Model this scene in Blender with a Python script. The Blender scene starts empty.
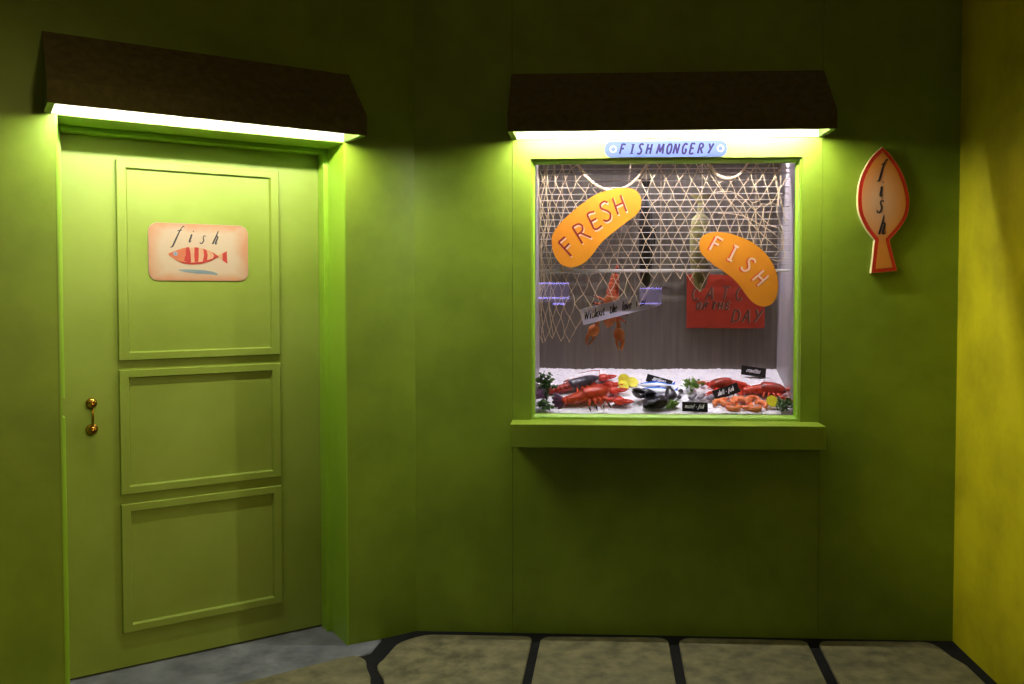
import bpy, bmesh, math, random
from math import sin, cos, pi, radians, atan2, hypot
from mathutils import Vector, Matrix, Euler
random.seed(7)
S = bpy.context.scene
COL = S.collection

# ------------------------------------------------------------------ materials
def lin(c):
    return tuple(((v/255)/12.92 if v/255 <= .04045 else ((v/255+.055)/1.055)**2.4) for v in c)

def M(name, rgb, rough=.6, metal=0, var=0., scale=8, rgb2=None, bump=0., bscale=60, spec=.5,
      detail=4, coat=0, lo=.35, hi=.7, stretch=None, emit=None, estr=0, alpha=1):
    m = bpy.data.materials.new(name); m.use_nodes = True
    nt = m.node_tree; b = nt.nodes['Principled BSDF']
    c = lin(rgb)
    b.inputs['Base Color'].default_value = (*c, 1)
    b.inputs['Roughness'].default_value = rough
    b.inputs['Metallic'].default_value = metal
    b.inputs['Specular IOR Level'].default_value = spec
    b.inputs['Coat Weight'].default_value = coat
    b.inputs['Alpha'].default_value = alpha
    if emit:
        b.inputs['Emission Color'].default_value = (*emit, 1)
        b.inputs['Emission Strength'].default_value = estr
    tc = nt.nodes.new('ShaderNodeTexCoord'); vec = tc.outputs['Object']
    if stretch:
        mp = nt.nodes.new('ShaderNodeMapping'); mp.inputs['Scale'].default_value = stretch
        nt.links.new(vec, mp.inputs['Vector']); vec = mp.outputs['Vector']
    if var or rgb2:
        n = nt.nodes.new('ShaderNodeTexNoise'); n.inputs['Scale'].default_value = scale
        n.inputs['Detail'].default_value = detail; n.inputs['Roughness'].default_value = .6
        nt.links.new(vec, n.inputs['Vector'])
        r = nt.nodes.new('ShaderNodeValToRGB')
        c2 = lin(rgb2) if rgb2 else tuple(v*(1-var) for v in c)
        r.color_ramp.elements[0].position = lo; r.color_ramp.elements[0].color = (*c2, 1)
        r.color_ramp.elements[1].position = hi; r.color_ramp.elements[1].color = (*c, 1)
        nt.links.new(n.outputs['Fac'], r.inputs['Fac']); nt.links.new(r.outputs['Color'], b.inputs['Base Color'])
    if bump:
        n2 = nt.nodes.new('ShaderNodeTexNoise'); n2.inputs['Scale'].default_value = bscale
        n2.inputs['Detail'].default_value = 5
        nt.links.new(vec, n2.inputs['Vector'])
        bp = nt.nodes.new('ShaderNodeBump'); bp.inputs['Strength'].default_value = bump
        bp.inputs['Distance'].default_value = .004
        nt.links.new(n2.outputs['Fac'], bp.inputs['Height']); nt.links.new(bp.outputs['Normal'], b.inputs['Normal'])
    return m

def ramp_z(m, stops, axis='Z', lo=0, hi=1, coord='Object'):
    """real colouring of a body along one of its own axes"""
    nt = m.node_tree; b = nt.nodes['Principled BSDF']
    tc = nt.nodes.new('ShaderNodeTexCoord'); sp = nt.nodes.new('ShaderNodeSeparateXYZ')
    nt.links.new(tc.outputs[coord], sp.inputs[0])
    mr = nt.nodes.new('ShaderNodeMapRange'); mr.inputs['From Min'].default_value = lo; mr.inputs['From Max'].default_value = hi
    nt.links.new(sp.outputs[axis], mr.inputs['Value'])
    r = nt.nodes.new('ShaderNodeValToRGB')
    el = r.color_ramp.elements
    while len(el) < len(stops): el.new(.5)
    for e, (p, c) in zip(el, stops): e.position = p; e.color = (*lin(c), 1)
    nt.links.new(mr.outputs['Result'], r.inputs['Fac']); nt.links.new(r.outputs['Color'], b.inputs['Base Color'])
    return m

GREEN = (150, 196, 46)
G = dict(
    wall=M('lime_green_wall_paint', (125, 146, 28), .5, scale=3.2, rgb2=(105, 124, 18), bump=.06, bscale=220, detail=8, lo=.3, hi=.62, spec=.5),
    wallr=M('chartreuse_wall_paint', (192, 182, 16), .6, scale=2.6, rgb2=(150, 142, 10), bump=.08, bscale=220, detail=8, lo=.3, hi=.62, spec=.3),
    door=M('lime_green_door_paint', (130, 143, 52), .5, scale=2.4, rgb2=(116, 129, 36), bump=.04, bscale=180, detail=8, lo=.3, hi=.6, spec=.4),
    trim=M('bright_green_gloss_paint', (136, 170, 40), .42, scale=5, rgb2=(128, 162, 32), spec=.5),
    canvas=M('dark_brown_awning_canvas', (104, 94, 58), .9, scale=30, rgb2=(86, 76, 46), bump=.25, bscale=400, spec=.15),
    sideg=M('olive_green_awning_side', (84, 104, 22), .6, var=.2, scale=8),
    brass=M('aged_brass', (190, 140, 50), .22, 1, rgb2=(150, 98, 34), scale=40),
    gap=M('dark_gap', (14, 13, 10), .9),
    floor=M('dark_asphalt_floor', (24, 22, 20), .85, scale=9, rgb2=(14, 13, 12), spec=.2, bump=.5, bscale=60, detail=10),
    slab=M('worn_stone_slab', (124, 116, 80), .6, scale=12, rgb2=(82, 77, 50), bump=.5, bscale=26, detail=12, lo=.36, hi=.66),
    thresh=M('grey_cement', (124, 124, 124), .6, scale=6, rgb2=(84, 84, 85), bump=.3, bscale=35, detail=10, lo=.38, hi=.68),
    backp=M('brushed_grey_brown_panel', (122, 112, 104), .5, scale=6, rgb2=(98, 90, 84), stretch=(9, 1, .5), bump=.1, bscale=30, lo=.3, hi=.7),
    sidep=M('pale_grey_lining', (166, 157, 160), .5, scale=5, rgb2=(142, 134, 136), stretch=(1, 4, .5)),
    ice=M('white_crushed_ice', (250, 246, 250), .45, scale=40, rgb2=(234, 228, 238), bump=1., bscale=120, detail=8),
    slat=M('cream_blind_slat', (176, 166, 164), .45),
    rail=M('cream_blind_rail', (214, 204, 202), .4),
    cord=M('natural_net_cord', (214, 188, 158), .85, scale=60, rgb2=(190, 162, 130)),
    rope=M('pale_twisted_rope', (196, 172, 148), .85, bump=1., bscale=300, scale=90, rgb2=(200, 170, 140)),
    orange=M('orange_sticker', (198, 122, 12), .5, scale=5, rgb2=(188, 110, 8)),
    red=M('red_print', (186, 44, 24), .5), dred=M('dark_red_print', (118, 24, 14), .5),
    pink=M('pale_pink_print', (200, 160, 142), .5), vermil=M('vermilion_print', (186, 62, 12), .5),
    blue=M('pale_blue_enamel', (50, 58, 92), .6, spec=.1), violet=M('violet_print', (22, 12, 44), .6, spec=.05),
    white=M('white_print', (120, 120, 132), .5), ink=M('black_ink', (34, 26, 34), .6),
    signred=M('vermilion_board', (178, 44, 12), .6, scale=6, rgb2=(150, 32, 10)),
    signdk=M('dark_grey_print', (92, 50, 40), .6), signlt=M('grey_print', (156, 116, 100), .6),
    peach=M('peach_card', (246, 204, 160), .6, scale=3, rgb2=(238, 184, 136), lo=.3, hi=.6),
    cream=M('white_card_edge', (170, 166, 166), .6),
    fishor=M('orange_fish_print', (172, 132, 96), .6, scale=14, rgb2=(164, 116, 80)),
    fishred=M('red_fish_stripes', (154, 32, 16), .6, scale=20, rgb2=(142, 26, 13)),
    fishhead=M('orange_fish_head_print', (164, 92, 52), .6, scale=20, rgb2=(156, 72, 36)),
    shad=M('slate_blue_print', (86, 100, 104), .7, scale=30, rgb2=(110, 116, 112), stretch=(1, 1, 6)),
    plred=M('red_plaque_edge', (208, 46, 22), .45, scale=12, rgb2=(184, 36, 16)),
    plwood=M('pale_plaque_rim', (206, 190, 130), .5),
    chalk=M('chalk_white_writing', (222, 218, 222), .7),
    slate=M('black_price_board', (22, 19, 24), .8, spec=.15),
    lobred=M('orange_red_shell', (208, 72, 16), .32, scale=22, rgb2=(170, 38, 12), bump=.4, bscale=90, coat=.15),
    lobdk=M('brown_red_shell', (190, 56, 26), .28, scale=26, rgb2=(122, 28, 22), bump=.4, bscale=90, coat=.3),
    lobpur=M('purple_shell', (108, 56, 84), .3, scale=36, rgb2=(60, 34, 58), bump=.4, bscale=90, coat=.3),
    lobslate=M('slate_violet_shell', (92, 84, 104), .3, scale=60, rgb2=(48, 42, 60), bump=.4, bscale=90, coat=.3, lo=.45, hi=.62),
    claw=M('scarlet_claw', (226, 64, 44), .25, scale=24, rgb2=(196, 40, 26), coat=.4),
    crabred=M('coral_red_shell', (224, 66, 34), .28, scale=26, rgb2=(186, 44, 24), bump=.4, bscale=80, coat=.35),
    crabdk=M('maroon_red_shell', (198, 52, 36), .28, scale=20, rgb2=(140, 34, 28), bump=.4, bscale=80, coat=.35, lo=.38, hi=.6),
    black=M('black_tip', (26, 20, 22), .35),
    tan=M('tan_orange_shell', (214, 128, 62), .4, scale=26, rgb2=(176, 84, 34), bump=.3),
    tanred=M('salmon_shell', (224, 104, 66), .4, scale=26, rgb2=(190, 70, 40), bump=.3),
    shrimp=M('orange_pink_prawn', (244, 148, 92), .35, scale=60, rgb2=(232, 112, 52), coat=.3),
    lemon=M('lemon_rind', (232, 214, 10), .4, bump=.3, bscale=150), flesh=M('lemon_flesh', (238, 230, 60), .35, scale=70, rgb2=(226, 208, 20)),
    leaf=M('parsley_green', (74, 116, 30), .5, scale=70, rgb2=(40, 76, 20)), leafb=M('bright_parsley_green', (126, 166, 44), .5, scale=70, rgb2=(74, 116, 26)),
    mussel=M('blue_black_shell', (92, 80, 102), .28, scale=34, rgb2=(24, 21, 28), coat=.3, lo=.42, hi=.66), nacre=M('dark_nacre', (52, 46, 50), .3, scale=20, rgb2=(22, 20, 22), coat=.2),
    clam=M('silver_grey_shell', (164, 154, 164), .3, scale=1, rgb2=(70, 62, 74), stretch=(60, 4, 4)),
    white_lining=M('white_inner_lining', (150, 148, 138), .5),
    metal=M('grey_metal', (150, 148, 150), .35, .8),
)
# plaque face: warm tan paint, paler towards the middle
def radial(name, inner, outer, centre, rx, rz):
    m = M(name, outer, .55); nt = m.node_tree; b = nt.nodes['Principled BSDF']
    tc = nt.nodes.new('ShaderNodeTexCoord'); mp = nt.nodes.new('ShaderNodeMapping')
    mp.inputs['Location'].default_value = (-centre[0]/rx, 0, -centre[1]/rz); mp.inputs['Scale'].default_value = (1/rx, 0, 1/rz)
    nt.links.new(tc.outputs['Object'], mp.inputs['Vector'])
    ln = nt.nodes.new('ShaderNodeVectorMath'); ln.operation = 'LENGTH'; nt.links.new(mp.outputs['Vector'], ln.inputs[0])
    r = nt.nodes.new('ShaderNodeValToRGB'); r.color_ramp.elements[0].position = .15; r.color_ramp.elements[0].color = (*lin(inner), 1)
    r.color_ramp.elements[1].position = 1; r.color_ramp.elements[1].color = (*lin(outer), 1)
    nt.links.new(ln.outputs['Value'], r.inputs['Fac']); nt.links.new(r.outputs['Color'], b.inputs['Base Color'])
    return m
# sardine / fish skins coloured back to belly
G['sardine'] = ramp_z(M('blue_backed_fish_skin', (240, 240, 250), .25, coat=.5), [(0, (246, 244, 250)), (.48, (236, 238, 250)), (.58, (36, 110, 220)), (1, (18, 50, 170))], 'Z', 0, .038)
G['codskin'] = ramp_z(M('olive_fish_skin', (150, 140, 90), .45), [(0, (176, 168, 108)), (.5, (140, 132, 88)), (1, (78, 56, 48))], 'Z', 0, .098)
G['eel'] = M('black_fish_skin', (38, 32, 36), .4, scale=14, rgb2=(22, 19, 22))

def tube_mat(name, col, s):
    m = bpy.data.materials.new(name); m.use_nodes = True; nt = m.node_tree; nt.nodes.clear()
    e = nt.nodes.new('ShaderNodeEmission'); e.inputs[0].default_value = (*col, 1); e.inputs[1].default_value = s
    o = nt.nodes.new('ShaderNodeOutputMaterial'); nt.links.new(e.outputs[0], o.inputs[0]); return m
LAMP_W, LAMP_D, LAMP_I, LAMP_S = 540, 490, 26, 330
G['tubew'] = tube_mat('fluorescent_tube_window', (.98, 1, .96), LAMP_W)
G['tubed'] = tube_mat('fluorescent_tube_door', (.98, 1, .96), LAMP_D)
G['tubei'] = tube_mat('fluorescent_tube_display', (1, .94, .97), LAMP_I)
G['tubes'] = tube_mat('ice_fill_tube_emission', (1, .95, .98), LAMP_S)

def pane_mat(name, tint=(1, 1, 1)):
    m = bpy.data.materials.new(name); m.use_nodes = True; nt = m.node_tree; nt.nodes.clear()
    o = nt.nodes.new('ShaderNodeOutputMaterial'); mx = nt.nodes.new('ShaderNodeMixShader')
    t = nt.nodes.new('ShaderNodeBsdfTransparent'); t.inputs[0].default_value = (*tint, 1)
    g = nt.nodes.new('ShaderNodeBsdfGlossy'); g.inputs['Roughness'].default_value = 0
    lw = nt.nodes.new('ShaderNodeLayerWeight'); lw.inputs[0].default_value = .5
    p = nt.nodes.new('ShaderNodeMath'); p.operation = 'POWER'; p.inputs[1].default_value = 5
    a = nt.nodes.new('ShaderNodeMath'); a.operation = 'MULTIPLY_ADD'; a.inputs[1].default_value = .96; a.inputs[2].default_value = .035
    nt.links.new(lw.outputs['Facing'], p.inputs[0]); nt.links.new(p.outputs[0], a.inputs[0]); nt.links.new(a.outputs[0], mx.inputs[0])
    nt.links.new(t.outputs[0], mx.inputs[1]); nt.links.new(g.outputs[0], mx.inputs[2]); nt.links.new(mx.outputs[0], o.inputs[0]); return m
G['glass'] = pane_mat('window_glass', (.97, .97, .99))
def frosted(name, rgb, mix):
    m = bpy.data.materials.new(name); m.use_nodes = True; nt = m.node_tree; nt.nodes.clear()
    o = nt.nodes.new('ShaderNodeOutputMaterial'); mx = nt.nodes.new('ShaderNodeMixShader'); mx.inputs[0].default_value = mix
    t = nt.nodes.new('ShaderNodeBsdfTransparent'); g = nt.nodes.new('ShaderNodeBsdfPrincipled')
    g.inputs['Base Color'].default_value = (*lin(rgb), 1); g.inputs['Roughness'].default_value = .3
    nt.links.new(t.outputs[0], mx.inputs[1]); nt.links.new(g.outputs[0], mx.inputs[2]); nt.links.new(mx.outputs[0], o.inputs[0]); return m
G['acrylic'] = frosted('frosted_white_acrylic', (228, 216, 244), .82)

# ------------------------------------------------------------------ mesh helpers
def BM(): return bmesh.new()
def obj(name, bm, mat, parent=None, smooth=False, label=None, mats=None):
    bmesh.ops.recalc_face_normals(bm, faces=bm.faces)
    me = bpy.data.meshes.new(name); bm.to_mesh(me); bm.free()
    for mm in (mats or [mat]): me.materials.append(mm)
    if smooth:
        for p in me.polygons: p.use_smooth = True
    o = bpy.data.objects.new(name, me); COL.objects.link(o)
    if parent: o.parent = parent
    if label: o['label'] = label
    return o
def empty(name, loc=(0, 0, 0), rz=0):
    o = bpy.data.objects.new(name, None); COL.objects.link(o); o.empty_display_size = .1
    o.location = loc; o.rotation_euler = (0, 0, rz); return o
def tag(o, label, cat, group=None):
    o['label'] = label; o['category'] = cat
    if group: o['group'] = group
    return o
def struct(o, label=None):
    o['kind'] = 'structure'
    if label: o['label'] = label
    return o

def box(bm, x0, x1, y0, y1, z0, z1, bev=0, mi=0):
    v = [bm.verts.new((x, y, z)) for x in (x0, x1) for y in (y0, y1) for z in (z0, z1)]
    fs = [bm.faces.new([v[i] for i in f]) for f in ((0, 1, 3, 2), (4, 6, 7, 5), (0, 4, 5, 1), (2, 3, 7, 6), (0, 2, 6, 4), (1, 5, 7, 3))]
    for f in fs: f.material_index = mi
    if bev:
        es = {e for f in fs for e in f.edges}
        bmesh.ops.bevel(bm, geom=list(es), offset=bev, segments=2, affect='EDGES', profile=.5)
def prism_xz(bm, pts, y0, y1, mi=0):
    """outline in the x-z plane, extruded between two y values"""
    a = [bm.verts.new((x, y0, z)) for x, z in pts]; b = [bm.verts.new((x, y1, z)) for x, z in pts]
    n = len(pts); f = [bm.faces.new(a), bm.faces.new(b[::-1])]
    for i in range(n): f.append(bm.faces.new((a[i], a[(i+1) % n], b[(i+1) % n], b[i])))
    for q in f: q.material_index = mi
def prism_yz(bm, pts, x0, x1):
    a = [bm.verts.new((x0, y, z)) for y, z in pts]; b = [bm.verts.new((x1, y, z)) for y, z in pts]
    n = len(pts); bm.faces.new(a); bm.faces.new(b[::-1])
    for i in range(n): bm.faces.new((a[i], a[(i+1) % n], b[(i+1) % n], b[i]))
def ring_xz(bm, o, i, y0, y1, mitre=True):
    """rectangular ring: outer (x0,x1,z0,z1), inner likewise, four mitred bars"""
    ox0, ox1, oz0, oz1 = o; ix0, ix1, iz0, iz1 = i
    prism_xz(bm, [(ox0, oz0), (ix0, iz0), (ix0, iz1), (ox0, oz1)], y0, y1)
    prism_xz(bm, [(ox1, oz0), (ix1, iz0), (ix1, iz1), (ox1, oz1)], y0, y1)
    prism_xz(bm, [(ox0, oz0), (ox1, oz0), (ix1, iz0), (ix0, iz0)], y0, y1)
    prism_xz(bm, [(ox0, oz1), (ox1, oz1), (ix1, iz1), (ix0, iz1)], y0, y1)
def bead_ring(bm, o, i, yo, yi, yb):
    for c in range(4):
        cs = [((0, 2), (1, 2)), ((1, 2), (1, 3)), ((1, 3), (0, 3)), ((0, 3), (0, 2))][c]
        (a, b) = [(o[p[0]], o[p[1]]) for p in cs]; (ia, ib) = [(i[p[0]], i[p[1]]) for p in cs]
        v = [bm.verts.new((q[0], y, q[1])) for q, y in ((a, yo), (b, yo), (ib, yi), (ia, yi), (a, yb), (b, yb), (ib, yb), (ia, yb))]
        for f in ((0, 1, 2, 3), (0, 4, 5, 1), (3, 2, 6, 7), (4, 7, 6, 5)): bm.faces.new([v[k] for k in f])
def frame_at(t):
    t = t.normalized(); a = Vector((0, 0, 1)) if abs(t.z) < .9 else Vector((1, 0, 0))
    s = t.cross(a).normalized(); return s, s.cross(t).normalized()
def tube(bm, pts, rad, n=8, flat=1., cap=True):
    """swept tube; rad is one radius or one per point; flat squashes the up axis"""
    pts = [Vector(p) for p in pts]; N = len(pts)
    if not isinstance(rad, (list, tuple)): rad = [rad]*N
    rings = []
    for i, p in enumerate(pts):
        t = (pts[min(i+1, N-1)]-pts[max(i-1, 0)])
        s, u = frame_at(t)
        rings.append([bm.verts.new(p+s*cos(2*pi*k/n)*rad[i]+u*sin(2*pi*k/n)*rad[i]*flat) for k in range(n)])
    for a, b in zip(rings, rings[1:]):
        for k in range(n): bm.faces.new((a[k], a[(k+1) % n], b[(k+1) % n], b[k]))
    if cap: bm.faces.new(rings[0]); bm.faces.new(rings[-1][::-1])
def ellipsoid(bm, c, r, mat=None, u=12, v=8):
    mtx = Matrix.Translation(c) @ (mat or Matrix.Identity(4)) @ Matrix.Diagonal((*r, 1))
    bmesh.ops.create_uvsphere(bm, u_segments=u, v_segments=v, radius=1, matrix=mtx)
def smooth_closed(pts, k=3):
    out = []; n = len(pts)
    for i in range(n):
        p0, p1, p2, p3 = pts[i-1], pts[i], pts[(i+1) % n], pts[(i+2) % n]
        for j in range(k):
            t = j/k
            out.append(tuple(.5*((2*p1[a])+(-p0[a]+p2[a])*t+(2*p0[a]-5*p1[a]+4*p2[a]-p3[a])*t*t+(-p0[a]+3*p1[a]-3*p2[a]+p3[a])*t**3) for a in range(len(p1))))
    return out
def smooth_open(pts, k=5):
    out = []; n = len(pts)
    for i in range(n-1):
        p0, p1, p2, p3 = pts[max(i-1, 0)], pts[i], pts[i+1], pts[min(i+2, n-1)]
        for j in range(k):
            t = j/k
            out.append(tuple(.5*((2*p1[a])+(-p0[a]+p2[a])*t+(2*p0[a]-5*p1[a]+4*p2[a]-p3[a])*t*t+(-p0[a]+3*p1[a]-3*p2[a]+p3[a])*t**3) for a in range(len(p1))))
    out.append(tuple(pts[-1])); return out
def rrect(x0, x1, z0, z1, r, n=6):
    out = []
    for cx, cz, a0 in ((x1-r, z1-r, 0), (x0+r, z1-r, 90), (x0+r, z0+r, 180), (x1-r, z0+r, 270)):
        for i in range(n+1):
            a = radians(a0+90*i/n); out.append((cx+r*cos(a), cz+r*sin(a)))
    return out

# ------------------------------------------------------------------ hand lettering: brush strokes (x, y[, width factor])
GL = {
 'F': (.55, [[(.0, 0), (.04, 1)], [(.04, 1), (.5, .96)], [(.03, .55), (.4, .55)]]),
 'R': (.6, [[(0, 0), (.03, 1)], [(.03, 1), (.35, .97), (.48, .78), (.35, .56), (.03, .52)], [(.2, .53), (.55, 0)]]),
 'E': (.5, [[(.48, .96), (.05, 1), (.02, .5), (.04, 0), (.5, .02)], [(.03, .52), (.4, .54)]]),
 'S': (.5, [[(.5, .88), (.36, 1), (.12, .92), (.1, .7), (.3, .52), (.44, .3), (.34, .05), (.12, 0), (0, .12)]]),
 'H': (.55, [[(0, 0), (.02, 1)], [(.5, 0), (.5, 1)], [(.02, .5), (.5, .54)]]),
 'I': (.35, [[(.17, 0), (.17, 1)], [(.0, 1), (.34, 1)], [(0, 0), (.34, 0)]]),
 'i_cap': (.2, [[(.1, 0), (.1, 1)]]),
 'M': (.8, [[(0, 0), (.1, 1)], [(.1, 1), (.38, .15)], [(.38, .15), (.66, 1)], [(.66, 1), (.76, 0)]]),
 'O': (.6, [[(.3, 1), (.06, .8), (.02, .45), (.12, .1), (.3, 0), (.48, .12), (.55, .5), (.48, .85), (.3, 1)]]),
 'N': (.6, [[(0, 0), (.05, 1)], [(.05, 1), (.5, 0)], [(.5, 0), (.55, 1)]]),
 'G': (.6, [[(.5, .88), (.3, 1), (.06, .8), (.02, .4), (.16, .04), (.4, .03), (.52, .4)], [(.3, .42), (.56, .42)]]),
 'Y': (.55, [[(0, 1), (.26, .52)], [(.55, 1), (.12, 0)]]),
 'C': (.5, [[(.5, .85), (.3, 1), (.06, .8), (.02, .4), (.18, .03), (.36, 0), (.5, .14)]]),
 'A': (.6, [[(0, 0), (.3, 1)], [(.3, 1), (.58, 0)], [(.1, .36), (.48, .36)]]),
 'T': (.55, [[(.28, 0), (.28, 1)], [(0, 1), (.56, .98)]]),
 'D': (.55, [[(.03, 0), (.03, 1)], [(.03, 1), (.35, .92), (.52, .6), (.46, .2), (.03, 0)]]),
 # lower case italic
 'f': (.4, [[(.62, 1.36, .6), (.52, 1.42, 1), (.4, 1.28, .7), (.3, .9, 1.1), (.2, .4, 1.4), (.08, -.3, 1.5), (-.02, -.5, 1), (-.14, -.5, .5)], [(.1, .98, .5), (.28, 1.04, 1), (.5, 1.08, .5)]]),
 'i': (.3, [[(.02, .78, .4), (.16, .98, .9), (.12, .5, 1.6), (.08, .08, 1.3), (.18, 0, .8), (.3, .2, .4)], [(.2, 1.32, .9), (.26, 1.42, .9)]]),
 's': (.4, [[(.42, .86, 1), (.3, 1, .8), (.16, .86, 1), (.24, .6, 1.2), (.32, .36, 1.4), (.2, .04, 1.2), (.02, .02, .9), (-.04, .2, .9)]]),
 'h': (.5, [[(.3, 1.72, .6), (.26, 1.3, 1.2), (.14, .6, 1.5), (.02, 0, 1.6)], [(.12, .55, .4), (.3, .98, .7), (.44, .9, 1.3), (.38, .4, 1.5), (.36, .06, 1.4), (.48, 0, .7), (.58, .2, .4)]]),
 'W': (.9, [[(0, 1.5), (.1, 0)], [(.1, 0), (.35, 1.3)], [(.35, 1.3), (.5, 0)], [(.5, 0), (.85, 1.5)]]),
 't': (.35, [[(.2, 1.4), (.12, .1), (.25, 0), (.36, .1)], [(0, 1), (.4, 1.02)]]),
 'o': (.45, [[(.22, .95), (.04, .6), (.06, .1), (.24, 0), (.4, .4), (.34, .85), (.22, .95)]]),
 'u': (.5, [[(.04, .95), (0, .3), (.12, 0), (.32, .3), (.42, .95)], [(.42, .95), (.38, .1), (.5, 0)]]),
 'l': (.25, [[(.2, 1.6), (.08, .1), (.2, 0)]]),
 'e': (.42, [[(.04, .45), (.34, .6), (.3, .95), (.1, .85), (.02, .35), (.14, 0), (.38, .15)]]),
 'n': (.5, [[(0, 0), (.06, .95)], [(.06, .6), (.28, .98), (.36, .6), (.36, .1), (.48, 0)]]),
 'w': (.65, [[(0, .95), (.08, 0), (.3, .8), (.36, 0), (.62, .95)]]),
 'a': (.48, [[(.38, .9), (.12, .95), (.02, .3), (.14, 0), (.36, .4), (.4, .95)], [(.4, .95), (.36, .1), (.5, 0)]]),
 'v': (.42, [[(0, .95), (.12, 0), (.4, .95)]]), 'm': (.7, [[(0, 0), (.06, .95)], [(.06, .6), (.24, .98), (.3, 0)], [(.3, .6), (.5, .98), (.56, .1), (.66, 0)]]),
 'r': (.35, [[(0, 0), (.06, .95)], [(.06, .6), (.2, .95), (.36, .9)]]), 'k': (.45, [[(.06, 1.6), (0, 0)], [(.36, .9), (.04, .4), (.4, 0)]]),
 'c': (.4, [[(.36, .8), (.2, .98), (.04, .6), (.06, .1), (.34, .08)]]), '-': (.4, [[(.04, .5), (.32, .52)]]), ' ': (.35, []), 'y': (.45, [[(0, .95), (.12, .1), (.36, .3)], [(.4, .95), (.3, 0), (.0, -.5)]]),
}
def ribbon(bm, pts, w, y0, y1):
    """flat brush stroke in x-z with its own thickness in y; pts are (x, z, widthfactor)"""
    L = []; R = []
    n = len(pts)
    for i, p in enumerate(pts):
        a = pts[max(i-1, 0)]; b = pts[min(i+1, n-1)]
        dx, dz = b[0]-a[0], b[1]-a[1]; l = hypot(dx, dz) or 1
        hw = w*(p[2] if len(p) > 2 else 1)/2
        L.append((p[0]-dz/l*hw, p[1]+dx/l*hw)); R.append((p[0]+dz/l*hw, p[1]-dx/l*hw))
    rows = [[bm.verts.new((q[0], y, q[1])) for q in side] for side in (L, R) for y in (y0, y1)]
    l0, l1, r0, r1 = rows
    for i in range(n-1):
        bm.faces.new((l0[i], l0[i+1], r0[i+1], r0[i])); bm.faces.new((l1[i], r1[i], r1[i+1], l1[i+1]))
        bm.faces.new((l0[i], l1[i], l1[i+1], l0[i+1])); bm.faces.new((r0[i], r0[i+1], r1[i+1], r1[i]))
    bm.faces.new((l0[0], r0[0], r1[0], l1[0])); bm.faces.new((l0[-1], l1[-1], r1[-1], r0[-1]))
def glyph(bm, ch, cx, cz, h, ang, w, y0, y1, slant=0, wid=1, dx=0, dz=0):
    """glyph centred on (cx, cz), turned by ang"""
    W, strokes = GL[ch]
    for k, s in enumerate(strokes):
        pts = [(*p, 1.) if len(p) == 2 else p for p in s]
        if len(pts) > 2: pts = smooth_open(pts, 4)
        out = []
        for x, y, f in pts:
            gx = (x-W/2)*h*wid+slant*(y-.5)*h; gy = (y-.5)*h
            out.append((cx+gx*cos(ang)-gy*sin(ang)+dx, cz+gx*sin(ang)+gy*cos(ang)+dz, f))
        ribbon(bm, out, w, y0-k*.00006, y1)
def write(bm, text, x, z, h, ang, w, y0, y1, slant=.2, gap=.16):
    for ch in text:
        W = GL[ch][0]
        cx = x+cos(ang)*W/2*h-sin(ang)*h/2; cz = z+sin(ang)*W/2*h+cos(ang)*h/2
        glyph(bm, ch, cx, cz, h, ang, w, y0, y1, slant)
        x += cos(ang)*(W+gap)*h; z += sin(ang)*(W+gap)*h

# ------------------------------------------------------------------ the place
Y = 3.732                       # face of the back wall
DOORANG = radians(36.0)
CORNER = (-.7430, Y)
XR = 1.579                      # right wall
TOP = 3.4

# --- floor with stone slabs
bm = BM(); box(bm, -3.4, 1.9, -3.6, 4.4, -.06, -.004)
floor = struct(obj('floor', bm, G['floor']))
def slab(pts, r=.05, z=.006, mat='slab', name='paving_slab'):
    # rounded outline by cutting corners
    out = []; n = len(pts)
    for i in range(n):
        p, a, b = Vector(pts[i]), Vector(pts[i-1]), Vector(pts[(i+1) % n])
        da, db = (a-p), (b-p); ra, rb = min(r, da.length*.45), min(r, db.length*.45)
        s, e = p+da.normalized()*ra, p+db.normalized()*rb
        for k in range(5):
            t = k/4; out.append((s*(1-t)+p*t)*(1-t)+(p*(1-t)+e*t)*t)
    bm = BM()
    def w(v, k): return (v.x+.006*sin(v.y*31+k), v.y+.005*sin(v.x*27+k))
    P = [w(v, 1) for v in out]
    lo = [bm.verts.new((x, y, -.02)) for x, y in P]; c = sum((Vector(p) for p in P), Vector((0, 0)))/len(P)
    mid = [bm.verts.new((x, y, z-.004)) for x, y in P]
    hi = [bm.verts.new(((Vector(p)+(c-Vector(p)).normalized()*.006).x, (Vector(p)+(c-Vector(p)).normalized()*.006).y, z)) for p in P]
    m = len(P)
    for A, B in ((lo, mid), (mid, hi)):
        for i in range(m): bm.faces.new((A[i], A[(i+1) % m], B[(i+1) % m], B[i]))
    bm.faces.new(hi)
    return obj(name, bm, G[mat], floor)
slab([(-.785, 3.60), (-.70, 3.672), (-.225, 3.680), (-.25, 3.02), (-.68, 2.98), (-.76, 3.20), (-.83, 3.36)], .06)
slab([(-.19, 3.680), (.355, 3.690), (.335, 3.00), (-.215, 3.02)])
slab([(.398, 3.690), (.945, 3.690), (.90, 2.99), (.375, 3.00)])
slab([(.99, 3.690), (1.47, 3.695), (1.52, 3.50), (1.525, 2.98), (.945, 2.99)])
slab([(-1.62, 2.92), (-1.30, 3.19), (-.955, 3.455), (-.875, 3.40), (-.855, 3.31), (-.79, 3.14), (-.72, 2.98), (-1.2, 2.7)], .06)
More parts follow.
